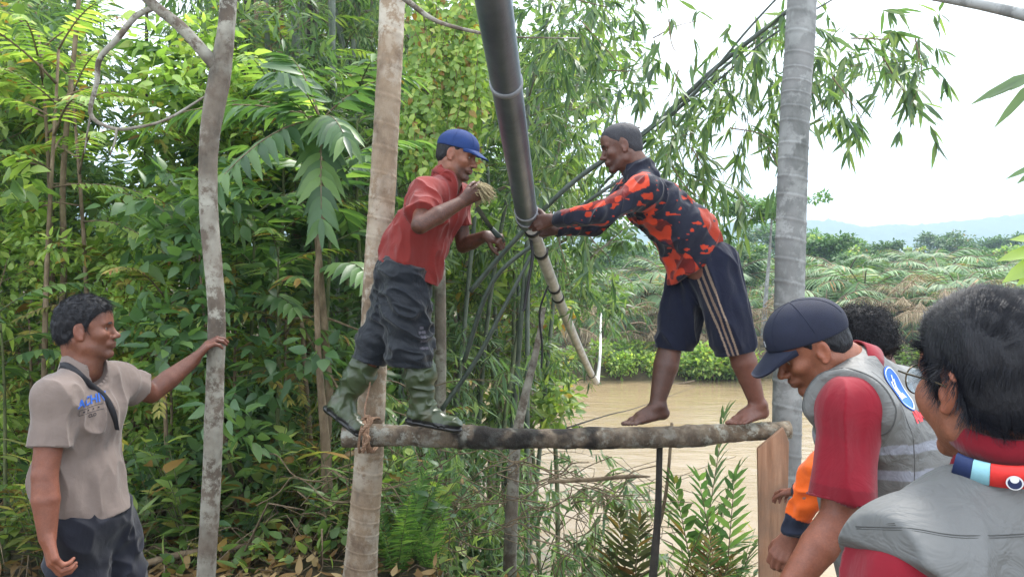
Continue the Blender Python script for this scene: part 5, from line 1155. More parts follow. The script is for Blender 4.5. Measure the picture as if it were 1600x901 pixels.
    def jc(v):
        nz = fbm(v, 14, 3, 3); c = np.tile(V(.0085, .0095, .016), (len(v), 1)) * (.7 + 1.0 * nz)[:, None]; return c
    make(root, 'jeans', F, M_DENIM, wr=dict(dirs=lambda v: np.tile(nrm(V(.8, -.2, -.45)), (len(v), 1)), amp=.006, s=7, seed=9), colf=jc)

def red_man():
    root = empty('person', W(640, 690, 3.78), 'man in a blue cap, faded red shirt and green rubber boots standing on the log', 'man')
    k = .98
    hd = Head(W(713, 245, 3.82), V(.93, -.24, -.28), V(.27, -.05, .96), k)
    nb = W(698, 284, 3.82); sR = W(668, 303, 3.62); sL = W(714, 308, 3.98); wa = W(648, 385, 3.80); hp = W(630, 428, 3.78)
    fwd = nrm(V(.88, -.15, -.46))
    eR = W(656, 352, 3.40); wR = W(724, 314, 3.50); eL = W(724, 384, 3.98); wL = W(760, 368, 3.86)
    kF = W(652, 528, 3.72); aF = W(658, 638, 3.72); kB = W(594, 535, 3.84); aB = W(533, 628, 3.86)
    hF = hp + V(.01, -.07, 0); hB = hp + V(-.01, .07, 0)
    F = Field(.0036); hd.sculpt(F, nb, .055)
    torso_prims(F, nb, sR, sL, wa, hp, (.145, .125, .14), fwd, infl=-.008)
    limb(F, [sR, eR, wR], (.048, .047, .038, .041, .026)); limb(F, [sL, eL, wL], (.046, .044, .037, .039, .026))
    limb(F, [hF, kF, aF], (.08, .07, .05, .052, .036)); limb(F, [hB, kB, aB], (.08, .07, .05, .052, .036))
    hand(F, wR, W(748, 300, 3.50) - wR, nrm(V(.15, .75, .45)), 1, .95, curls=[(.9, 1.2, .8), (.9, 1.2, .8), (1, 1.2, .8), (1, 1.2, .8)], thumb=(.7, .3, .6), tcurl=.6)
    hand(F, wL, W(776, 372, 3.83) - wL, nrm(V(-.1, .55, -.5)), -1, .98, curls=[(1.2, 1.4, .9), (1.25, 1.4, .9), (1.3, 1.4, .9), (1.3, 1.4, .9)], thumb=(.6, .5, .5), tcurl=.9)
    def ex(c, v):
        L = hd.loc(v); return c
    make(root, 'body', F, M_SKIN, colf=lambda v: skin_col(v, (.25, .105, .062), hd, ex, stubble=.7))
    face_bits(root, hd, gaze=0, lid=-.5)
    v, q = hd.hair(.0035, .007, amp=.003); h_ = part('hair', mesh('hair', v, q), M_HAIR, root)
    # cap
    capc = plain('cap_blue', (.008, .030, .125), .85, .2, 40, .3, 500)
    F = Field(.0032); kk = k
    F.ell(hd.w(0, -.010, .052), V(.086, .106, .082) * kk, hd.M, 0); F.ell(hd.w(0, .01, .055), V(.078, .095, .078) * kk, hd.M, .02)
    F.fnop(lambda P: (lambda L: (.040 + .10 * (L[..., 1] * .25) - L[..., 2]) * kk)(hd.loc(P)), 'i')
    F.ell(hd.w(0, -.012, .030), V(.078, .098, .075) * kk, hd.M, 0, 's')
    c_, v, q = make(root, 'cap', F, capc, sm=1)
    brim_part(c_, hd, capc, .052, .165, .075, -.014, k)
    seams(c_, hd, capc, (v, q), .052, .085, .105, .082)
    # shirt
    F = Field(.004)
    torso_prims(F, nb, sR, sL, wa, hp, (.165, .150, .160), fwd, .06, infl=.012)
    F.cap(wa + fwd * .055, hp + fwd * .075 + V(.02, 0, -.02), .088, .088, .05)
    F.cap(sR, eR, .064, .076, .035, end=(sR * .30 + eR * .70, eR - sR)); F.cap(sL, eL, .062, .068, .035, end=(sL * .40 + eL * .60, eL - sL))
    F.cap(nb + V(-.0, 0, -.03), nb + (hd.w(0, -.02, -.04) - nb) * .32, .068, .064, .03)
    bd = nrm(hp - nb)
    hem0 = W(586, 402, 3.78); hem1 = W(668, 440, 3.78); hn = nrm(np.cross(hem1 - hem0, V(0, 1, 0))); hn = hn if hn[2] < 0 else -hn
    F.cut(hem1 - hn * .0, hn); F.cap(hd.w(0, 0, -.05), nb + fwd * .035 + V(.02, 0, -.02), .056, .044, 0, 's')
    o, tv, tq = make(root, 'shirt', F, M_CLOTH, wr=dict(dirs=nrm(V(.12, .1, -.95)), amp=.008, s=9, seed=2, damp=lambda v: (hem1 - v) @ hn - .006),
         colf=lambda v: np.tile(V(.20, .024, .020), (len(v), 1)) * (.82 + .36 * fbm(v, 8, 5))[:, None])
    # collar
    ring = []; cc = nb + (hd.w(0, -.02, -.04) - nb) * .30; ax = nrm(hd.w(0, -.02, -.04) - nb); Mx = frame(fwd, ax)
    for a in np.linspace(R(38), R(322), 40):
        d = math.sin(a) * Mx[0] + math.cos(a) * Mx[1]; fl = 1 + .25 * math.cos(a)
        p = cc + d * .066; ring.append([p + ax * .018, p + ax * .016 + d * .006, p - ax * .022 * fl + d * .024, p - ax * .024 * fl + d * .016])
    ring = np.array(ring); m = len(ring); i = np.arange(m - 1)[:, None] * 4; j = np.arange(4)[None]
    part('collar', mesh('collar', ring.reshape(-1, 3), np.stack([i + j, i + (j + 1) % 4, i + 4 + (j + 1) % 4, i + 4 + j], -1).reshape(-1, 4), col=np.tile(V(.20, .024, .020), (m * 4, 1))), M_CLOTH, o)
    # long dark shorts
    F = Field(.004)
    F.cap(wa * .35 + hp * .65, hp, .122, .128, .04, s=fwd, q=1.05)
    F.cap(hF, W(645, 600, 3.72), .116, .112, .05, end=(W(645, 571, 3.72), V(-.05, 0, -1))); F.cap(hB, W(560, 605, 3.84), .108, .086, .05, end=(W(583, 566, 3.84), V(-.30, 0, -1)))
    F.cut(hem0 * .5 + hem1 * .5 - hn * .05, -hn)
    so, tv, tq = make(root, 'shorts', F, M_NYLON, wr=dict(dirs=lambda v: np.tile(nrm(V(.85, -.1, -.35)), (len(v), 1)), amp=.008, s=9, seed=21, damp=lambda v: v[:, 2] - W(0, 572, 3.75)[2] - .004), colf=lambda v: np.tile(V(.0085, .0115, .017), (len(v), 1)) * (.75 + .7 * fbm(v, 7, 5))[:, None])
    wh = plain('print_pale', (.13, .12, .15), .7, .3, 200, 0)
    L = []
    for r in range(5):
        t2, tt = text2d(('IIIII', 'BHIIB', 'IIHII', 'BIIIH', 'HBHIB')[r], .022, .0004); L.append((t2 * V(1, .8) + V(.004 * r, -.021 * r - (.012 if r > 3 else 0)), tt))
    t2, tt = merge(L); decal(so, 'leg_print', t2, tt, W(662, 515, 3.6), V(.9, -.35, 0), V(0, 0, 1), nrm(V(.35, -.9, 0)), (tv, tq), wh, .003)
    # rubber boots
    for (kn, an, toe, up_, lab) in ((kF, aF, nrm(V(.93, -.25, -.12)), V(.1, 0, 1), 1), (kB, aB, nrm(V(.72, -.45, -.42)), nrm(V(.42, 0, .9)), 0)):
        F = Field(.0036); top = an + (kn - an) * .70; s_ = nrm(np.cross(toe, up_)); u = np.cross(s_, toe)
        F.cap(top, an * .55 + kn * .45, .070, .071, .02); F.cap(an * .55 + kn * .45, an + u * .03, .070, .050, .03)
        P_ = lambda f, x, z: an + toe * f + s_ * x + u * z
        F.cap(an + u * .03, P_(-.01, 0, -.03), .052, .044, .02); F.cap(P_(-.01, 0, -.035), P_(.16, 0, -.047), .043, .038, .02, s=u, q=1.2); F.cap(P_(.02, 0, .0), P_(.10, 0, -.04), .045, .036, .03)
        F.ell(P_(.165, 0, -.045), (.04, .044, .034), np.array([toe, s_, u]), .02); F.cut(P_(0, 0, -.072), -u)
        F.cut(top, nrm(kn - an)); F.cap(top + nrm(kn - an) * .03, top - nrm(kn - an) * .06, .062, .060, 0, 's')
        def bc(v, an=an, u=u, toe=toe):
            z = (v - an) @ u; f = (v - an) @ toe; mud = np.clip((fbm(v, 16, 8) - .5) * 5, 0, 1) * np.clip((.10 - z) / .1, 0, 1); c = np.tile(V(.040, .058, .026), (len(v), 1)) * (.7 + .6 * fbm(v, 12, 4))[:, None]
            c = c * (1 - mud[:, None] * .5) + V(.10, .085, .06) * mud[:, None] * .5
            return np.where((z < -.045)[:, None], V(.012, .013, .014), c)
        b_, v, q = make(root, 'rubber_boot', F, M_RUBBER, wr=dict(dirs=lambda v, s_=s_: np.tile(s_, (len(v), 1)), amp=.005, s=11, seed=31 + lab), colf=bc)
        F = Field(.0036); F.cap(P_(-.028, 0, -.066), P_(.175, 0, -.068), .046, .044, 0, s=u, q=2.6)
        F.ell(P_(-.03, 0, -.074), (.04, .04, .016), np.array([toe, s_, u]), .006); make(b_, 'sole', F, M_RUBBER, col=(.012, .012, .013))

def brim_part(capo, hd, mat, z0, y1, hw, drop, k, thick=.004, y0=.045, name='brim'):
    n, m = 22, 12; V0 = []
    for sgn in (0, 1):
        for i in range(n + 1):
            t = -1 + 2 * i / n
            for j in range(m + 1):
                f = j / m; x = hw * math.sin(t * 1.45) / math.sin(1.45) * (1 - .10 * f ** 2); yin = y0 + .055 * (math.cos(t * 1.35)) - .005
                yo = y0 + (y1 - y0) * (max(0, 1 - abs(t) ** 2.4)) ** .5 ; yo = max(yo, yin)
                y = yin + (yo - yin) * f; z = z0 + drop * f - .9 * x * x * 2.2 - .3 * max(0, y - .1) * .8 + (thick if sgn else 0)
                V0.append(hd.w(x, y, z))
    V0 = np.array(V0); i, j = np.meshgrid(np.arange(n), np.arange(m), indexing='ij'); a = i * (m + 1) + j
    q = np.stack([a, a + 1, a + m + 2, a + m + 1], -1).reshape(-1, 4); o = (n + 1) * (m + 1)
    e = np.arange(n) * (m + 1) + m; r = np.stack([e, e + m + 1, e + m + 1 + o, e + o], -1)
    part(name, mesh(name, V0, [np.concatenate([q, (q + o)[:, ::-1], r])]), mat, capo)
def seams(capo, hd, mat, surf, zc, rx, ry, rz):
    L = []
    for a in (0, 60, 120, 180, 240, 300):
        a = R(a + 30); pts = []
        for t in np.linspace(.05, 1.45, 18):
            pts.append(hd.w(math.sin(t) * math.sin(a) * rx, -.010 + math.sin(t) * math.cos(a) * ry, zc + math.cos(t) * rz))
        P = []
        for p in pts:
            n = nrm(p - hd.w(0, -.01, zc - .02)); P.append(project(surf[0], surf[1], [p], n, .0004)[0])
        L.append(tube(P, .0011, 4))
    L.append(tube([hd.w(0, -.01, zc + rz - .002), hd.w(0, -.01, zc + rz + .004)], [.008, .005], 10)); v, q = merge(L)
    part('seams', mesh('seams', v, q), mat, capo)

def camo_man():
    root = empty('person', W(1095, 690, 3.86), 'barefoot man in an orange and black patterned jersey standing on the log, gripping the pipe', 'man')
    hd = Head(W(972, 232, 3.86), V(-.95, .04, -.26), V(-.28, 0, .96), 1.0)
    nb = W(1002, 268, 3.86); sL = W(1008, 300, 3.68); sR = W(985, 302, 4.02); wa = W(1072, 365, 3.86); hp = W(1096, 412, 3.86)
    fwd = nrm(V(-.75, .0, -.66))
    eL = W(938, 334, 3.62); wL = W(862, 344, 3.74); eR = W(925, 352, 3.98); wR = W(868, 358, 3.90)
    kB = W(1148, 520, 3.74); aB = W(1184, 632, 3.76); kF = W(1050, 530, 3.94); aF = W(1026, 634, 3.88)
    hB = hp + V(.02, -.08, 0); hF = hp + V(-.03, .07, 0)
    F = Field(.0036); hd.sculpt(F, nb, .057)
    torso_prims(F, nb, sL, sR, wa, hp, (.15, .14, .15), fwd, infl=-.008)
    limb(F, [sL, eL, wL], (.048, .046, .036, .038, .026)); limb(F, [sR, eR, wR], (.048, .046, .036, .038, .026))
    limb(F, [hB, kB, aB], (.088, .074, .058, .063, .037)); limb(F, [hF, kF, aF], (.088, .074, .058, .064, .037))
    foot(F, aB, V(-.80, -.50, -.08), V(-.05, 0, 1), 1.0); foot(F, aF, V(-.95, -.28, -.14), V(-.14, 0, .99), 1.0)
    hand(F, wL, W(835, 350, 3.76) - wL, nrm(V(-.15, .95, 0)), -1, 1.0, curls=[(.5, .8, .5), (.55, .8, .5), (.55, .8, .5), (.6, .8, .5)], thumb=(.5, .8, .3), tcurl=.5)
    hand(F, wR, W(838, 360, 3.96) - wR, nrm(V(-.15, -.95, .1)), 1, 1.0, curls=[(.6, .9, .6)] * 4, thumb=(.5, .8, .3), tcurl=.5)
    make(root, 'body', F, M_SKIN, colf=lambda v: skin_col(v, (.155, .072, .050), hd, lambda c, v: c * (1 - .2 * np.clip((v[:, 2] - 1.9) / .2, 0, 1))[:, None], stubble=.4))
    face_bits(root, hd, gaze=0, lid=-.2)
    gm = NT('cropped_hair'); gm.base(gm.ramp(gm.noise(420, 2), [(.35, (.008, .008, .011)), (.7, (.035, .035, .045))])); gm.set(Roughness=.7); gm.bump(gm.noise(500, 2), .6, .002)
    v, q = hd.hair(.0035, .0045, amp=.0015); part('hair', mesh('hair', v, q), gm.m, root)
    # jersey
    F = Field(.004)
    torso_prims(F, nb, sL, sR, wa, hp + V(-.02, 0, .02), (.172, .165, .162), fwd, .06, infl=.010)
    F.cap(wa + fwd * .06, hp + fwd * .10 + V(-.02, 0, .02), .095, .085, .05)
    F.cap(sL, eL, .064, .056, .05); F.cap(eL, wL, .055, .038, .02, end=(wL + (eL - wL) * .08, wL - eL)); F.cap(sR, eR, .062, .054, .05); F.cap(eR, wR, .053, .036, .02, end=(wR + (eR - wR) * .08, wR - eR))
    F.cap(nb + V(0, 0, -.03), nb + (hd.w(0, -.02, -.04) - nb) * .25, .066, .062, .03)
    hem0 = W(1052, 442, 3.86); hem1 = W(1136, 378, 3.86); hn = nrm(np.cross(hem1 - hem0, V(0, 1, 0))); hn = hn if hn[2] < 0 else -hn
    F.fnop(lambda P: np.where(P[..., 0] > .45, (P - hem0) @ hn, -1))
    bd = nrm(hp - nb)
    def jc(v):
        navy = V(.013, .015, .028); org = V(.52, .050, .018); dk = V(.15, .014, .012)
        c = np.tile(navy, (len(v), 1)); wv = v + .02 * np.stack([fbm(v, 18, 1, 2), fbm(v, 18, 2, 2), fbm(v, 18, 3, 2)], -1)
        t = (v - nb) @ bd / np.linalg.norm(hp - nb); f = (v - nb) @ nrm(fwd - bd * (fwd @ bd))
        # belly panel of large orange shapes, spatter elsewhere
        nk = np.linalg.norm(v - nb, axis=1) < .115
        belly = (f > .030 + .075 * noise(wv, 13, 2)) & (t > .30) & (noise(wv, 11, 9) > .40) & (v[:, 0] > .55)
        back = (f < -.055 - .05 * (noise(wv, 11, 4))) & (t > .12)
        arm = (v[:, 0] < .64) & (v[:, 0] > .235)
        al = np.clip(((v - eL) @ nrm(np.cross(wL - sL, V(0, 1, 0)))), -1, 1)
        topy = v[:, 2] - np.interp(v[:, 0], [wL[0], eL[0], sL[0]], [wL[2], eL[2], sL[2]])
        armo = arm & (topy > .012 + .03 * (noise(wv, 16, 6) - .3)) & (v[:, 1] < 3.9)
        spat = (noise(wv * V(1, 1, 2.2), 34, 8) > .75)
        o_ = (belly | armo) & ~nk; spat &= ~nk; back &= ~nk; dk_ = (noise(wv, 20, 12) > .60)
        c[spat] = org * .8
        c[back] = np.where((noise(wv, 22, 5)[back] > .45)[:, None], org * .55, navy)
        c[o_] = np.where(dk_[o_][:, None], dk, org)
        return c
    o, tv, tq = make(root, 'jersey', F, M_CLOTH, wr=dict(dirs=nrm(V(-.47, .1, -.83)), amp=.008, s=9, seed=6), colf=jc)
    # shorts
    F = Field(.004)
    F.cap(wa * .3 + hp * .7, hp + V(.015, 0, -.02), .118, .132, .04, s=fwd, q=1.05)
    F.cap(hB + V(.015, 0, 0), W(1160, 590, 3.74), .116, .096, .05, end=(W(1150, 551, 3.74), V(.22, 0, -1))); F.cap(hF, W(1044, 590, 3.94), .108, .092, .035, end=(W(1056, 545, 3.94), V(-.12, 0, -1)))
    F.cut(hem0 * .5 + hem1 * .5 - hn * .04, -hn)
    sd_ = nrm(np.cross(kB - hB, V(0, 1, 0)))
    def sc(v):
        c = np.tile(V(.0065, .009, .024), (len(v), 1)) * (.8 + .4 * fbm(v, 8, 4))[:, None]
        a = W(1094, 418, 3.7); b = W(1146, 560, 3.68); t = np.clip((v - a) @ (b - a) / ((b - a) @ (b - a)), -.3, 1.2)
        e = (v - a - t[:, None] * (b - a)); s_ = e @ nrm(V((b - a)[2] * -1, 0, (b - a)[0]))
        for k_, cc in ((-.020, V(.26, .19, .14)), (0.0, V(.22, .15, .11)), (.020, V(.26, .19, .14))):
            c[(np.abs(s_ - k_) < .0042) & (v[:, 1] < 3.86)] = cc
        return c
    make(root, 'shorts', F, M_CLOTH, wr=dict(dirs=lambda v: np.tile(nrm(V(.2, 0, -1)), (len(v), 1)), amp=.008, s=8, seed=14, damp=lambda v: v[:, 2] - W(0, 552, 3.75)[2] - .008), colf=sc)
    cord_ = spline([W(1062, 432, 3.70), W(1080, 470, 3.63), W(1110, 500, 3.60), W(1108, 530, 3.6), W(1114, 550, 3.61)], 30)

def vest_stripes(c, v, zs, th, col=V(.24, .25, .29)):
    for z in zs: c[np.abs(v[:, 2] - z) < th] = col
    return c
def cap_man():
    root = empty('person', W(1380, 1300, 2.15), 'man in a navy cap, red polo and grey reflective vest looking down beside the plank', 'man')
    hd = Head(W(1270, 545, 2.12), V(-.82, .10, -.50), V(-.50, .0, .84), 1.0)
    nb = W(1338, 578, 2.14); sL = W(1326, 640, 1.96); sR = W(1400, 622, 2.33); wa = W(1384, 770, 2.18); hp = W(1405, 900, 2.2)
    fwd = nrm(V(-.88, .28, -.30)); fwl = nrm(V(-.88, .30, 0))
    eL = W(1312, 808, 1.92); wL = W(1228, 925, 1.86); eR = W(1380, 800, 2.42); wR = W(1290, 850, 2.6)
    kL = W(1370, 1130, 2.10); aL = W(1390, 1330, 2.14); kR = W(1390, 1110, 2.32); aR = W(1400, 1300, 2.36)
    sd_ = nrm(sL - sR); hL = hp + sd_ * .09; hR = hp - sd_ * .09
    F = Field(.0036); hd.sculpt(F, nb, .060)
    torso_prims(F, nb, sL, sR, wa, hp, (.16, .15, .16), fwl, infl=-.008)
    limb(F, [sL, eL, wL], (.056, .054, .046, .046, .030)); limb(F, [sR, eR, wR], (.052, .050, .042, .042, .028))
    limb(F, [hL, kL, aL], LEG); limb(F, [hR, kR, aR], LEG)
    for a in (aL, aR): foot(F, a, fwl)
    hand(F, wL, V(-.6, -.1, -.8), V(.5, .6, -.2), -1, 1.0); hand(F, wR, V(-.8, .1, -.6), V(.3, -.4, -.6), 1, 1.0)
    make(root, 'body', F, M_SKIN, colf=lambda v: skin_col(v, (.28, .105, .058), hd, stubble=.2))
    face_bits(root, hd, gaze=0, lid=-.5)
    v, q = hd.hair(.003, .008, amp=.003, hl=lambda y: hd.hairline(y) + .004); h_ = part('hair', mesh('hair', v, q), M_HAIR, root)
    cb = lambda P, N: (V(0, -.3, -1) @ hd.M)[None].repeat(len(P), 0)
    sv_, sq = strands(v, q, 1500, .014, cb, .0005, 4, 3, .2, keep=lambda P: hd.loc(P)[:, 2] < .05)
    part('hair_strands', mesh('strands', sv_, sq), M_HAIR, h_)
    capc = plain('cap_navy', (.007, .010, .027), .8, .2, 40, .3, 500)
    F = Field(.003)
    F.ell(hd.w(0, -.012, .048), (.088, .110, .092), hd.M, 0); F.ell(hd.w(0, .018, .055), (.078, .090, .086), hd.M, .02)
    F.fnop(lambda P: (lambda L: (.034 + .02 * np.clip(L[..., 1] / .1, -1, 1) - L[..., 2]))(hd.loc(P)), 'i'); F.ell(hd.w(0, -.012, .028), (.079, .100, .083), hd.M, 0, 's')
    c_, v, q = make(root, 'cap', F, capc, sm=1)
    brim_part(c_, hd, capc, .052, .178, .080, -.018, 1.0); seams(c_, hd, capc, (v, q), .048, .088, .110, .092)
    wh = plain('cap_badge', (.75, .75, .78), .6, .05, 100, 0)
    t2, tt = text2d('NT', .022, .001); decal(c_, 'badge', t2, tt, hd.w(-.035, .14, .072), nrm(V(-.75, .65, 0) @ hd.M) * -1, nrm(V(0, 0, 1) @ hd.M), nrm(V(-.6, .8, 0) @ hd.M), (v, q), wh, .002)
    # red polo
    F = Field(.004)
    torso_prims(F, nb, sL, sR, wa, hp, (.165, .158, .165), fwl, .06, infl=.008)
    cp = sL * .16 + eL * .84; F.cap(sL, eL + (eL - sL) * .4, .078, .094, .04, end=(cp, eL - sL)); F.cap(sR, eR, .066, .074, .04, end=(sR * .3 + eR * .7, eR - sR))
    F.cut(hp + V(0, 0, .0), (0, 0, -1)); F.cap(hd.w(0, 0, -.05), nb + fwl * .05 + V(0, 0, -.03), .060, .05, 0, 's')
    cuff = lambda v: ((v - cp) @ nrm(eL - sL) > -.034) & (np.linalg.norm(v - eL, axis=1) < .22) & ((v - eL) @ nrm(sR - sL) < .115)
    po, tv, tq = make(root, 'polo_shirt', F, M_CLOTH, wr=dict(dirs=lambda v: np.tile(nrm(V(-.1, 0, -1)), (len(v), 1)), amp=.009, s=6, seed=3), colf=lambda v: np.where(cuff(v)[:, None], V(*RED) * .78, V(*RED)) * (.92 + .16 * fbm(v, 9, 2))[:, None])
    collar_ring(po, nb + (hd.w(0, -.02, -.04) - nb) * .18, nrm(hd.w(0, -.03, -.02) - nb), fwl, .072, .044, V(*RED))
    # grey vest
    F = Field(.004)
    torso_prims(F, nb + V(0, 0, -.005), sL, sR, wa, hp + V(.02, 0, -.05), (.182, .178, .190), fwl, .07, infl=.034)
    F.ell(wa * .75 + nb * .25 - fwl * .05, (.16, .15, .19), None, .07); F.cap(wa, hp + V(.01, 0, -.04), .14, .15, .06)
    for s_, o_, c_o in ((sL, sR, .012), (sR, sL, .012)):
        on = nrm(s_ - o_); F.fnop(lambda P, s_=s_, on=on: np.where(P[..., 2] > s_[2] - .26, (P - s_) @ on - .010 + .45 * np.clip(s_[2] - .02 - P[..., 2], 0, .12), -1), 'i', .006)
    F.cut(hp + V(0, 0, -.06), (0, 0, -1)); F.cap(hd.w(0, 0, -.05), nb + fwl * .08 + V(0, 0, -.06), .078, .072, .01, 's')
    vm = NT('vest_grey'); a = vm.n('VertexColor', layer_name='Col'); vm.base(vm.mix(1.0, a.outputs[0], (.88, .88, .88), 'MULTIPLY')); vm.set(Roughness=.6); vm.bump(vm.noise(16, 3, .6, dist=1.5), .5, .015)
    z1, z2 = W(1400, 696, 2.0)[2], W(1400, 738, 2.0)[2]
    def vc(v):
        c = np.tile(V(.140, .140, .134), (len(v), 1)) * (.93 + .14 * fbm(v, 10, 2))[:, None]
        return vest_stripes(c, v, (z1, z2), .0125)
    vo, tv, tq = make(root, 'vest', F, vm.m, wr=dict(dirs=lambda v: np.tile(nrm(V(-.25, 0, -1)), (len(v), 1)), amp=.006, s=6, seed=5, sharp=1.7), colf=vc)
    vb = plain('vest_binding', (.07, .07, .068), .7, .2, 80, .2, 400)
    for s_, o_ in ((sL, sR), (sR, sL)): binding(vo, tv, s_, nrm(s_ - o_), .010, vb)
    seam(vo, (tv, tq), [W(1352, 580, 2.0), W(1385, 640, 2.0), W(1405, 720, 2.0), W(1398, 830, 2.0)], nrm(V(.5, -.85, .1)), vb)
    # round blue emblem and red lettering on the back
    bl = plain('emblem_blue', (.02, .12, .55), .6, .1, 100, 0); whm = plain('emblem_white', (.62, .66, .74), .6, .1, 100, 0); rd = plain('letter_red', (.62, .03, .04), .6, .1, 100, 0)
    n = nrm(V(.62, -.70, .32)); u = nrm(np.cross(V(0, 0, 1), n)); up = nrm(np.cross(n, u))
    def disc(r0, r1, k=36, sq=1):
        a = np.linspace(0, 2 * np.pi, k, endpoint=False); L = [np.stack([np.cos(a) * r * sq, np.sin(a) * r], 1) for r in np.linspace(r0, r1, 7)]
        v2 = np.concatenate(L); T = []
        for i in range(6):
            for j in range(k): j2 = (j + 1) % k; T += [[i * k + j, i * k + k + j, i * k + k + j2], [i * k + j, i * k + k + j2, i * k + j2]]
        return v2, np.array(T)
    c0 = W(1402, 607, 2.05)
    t2, tt = disc(.001, .064, sq=.9); e_ = decal(vo, 'emblem', t2, tt, c0, u, up, n, (tv, tq), bl, .003, 'round blue and white emblem on the back of the vest')
    t2, tt = disc(.058, .061, sq=.9); decal(e_, 'emblem_ring', t2, tt, c0, u, up, n, (tv, tq), whm, .005)
    L = []
    for (x, y, a, b) in ((0, -.012, .04, .030), (-.014, .008, .012, .028), (.012, .012, .014, .03), (0, .03, .010, .018), (.024, -.02, .018, .014), (-.026, -.024, .014, .012)):
        g, t = grid2(a, b, 4, 4); L.append((g + V(x, y), t))
    g, t = merge(L); decal(e_, 'emblem_figure', g, t, c0, u, up, n, (tv, tq), whm, .0045)
    t2, tt = text2d('ARM', .042, .0014); decal(vo, 'back_lettering', t2, tt, W(1406, 664, 2.05), u, up, n, (tv, tq), rd, .003)
    trousers(root, hp, hL, kL, aL, hR, kR, aR, (.03, .035, .05))
def collar_ring(par, c, ax, fwd, r, h, col, a0=25, a1=335, flare=.010, thick=.005, fold=False):
    Mx = frame(fwd, ax); ax = nrm(ax); fx = Mx[1] - ax * (Mx[1] @ ax); fx = nrm(fx); sx = np.cross(fx, ax); ring = []
    for a in np.linspace(R(a0), R(a1), 60):
        d = math.sin(a) * sx + math.cos(a) * fx; p = c + d * r
        ring.append([p + ax * h * .5, p + ax * h * .5 + d * thick, p + d * (thick + flare * .6), p - ax * h * .55 + d * (flare + thick * 1.5), p - ax * h * .55 + d * flare * .6, p])
    ring = np.array(ring); m = len(ring); i = np.arange(m - 1)[:, None] * 6; j = np.arange(6)[None]
    return part('collar', mesh('collar', ring.reshape(-1, 3), np.stack([i + j, i + (j + 1) % 6, i + 6 + (j + 1) % 6, i + 6 + j], -1).reshape(-1, 4), col=np.tile(col, (m * 6, 1))), M_CLOTH, par)
def trousers(root, hp, hL, kL, aL, hR, kR, aR, col):
    F = Field(.007); F.cap(hp + V(0, 0, .03), hp, .15, .155, .05)
    for h, k_, a in ((hL, kL, aL), (hR, kR, aR)): F.cap(h, k_, .11, .088, .04); F.cap(k_, a, .086, .07, .02)
    F.cut(hp + V(0, 0, .05), (0, 0, 1))
    make(root, 'trousers', F, M_DENIM, col=col, wr=dict(dirs=V(.7, 0, -.6), amp=.008, s=7, seed=1))

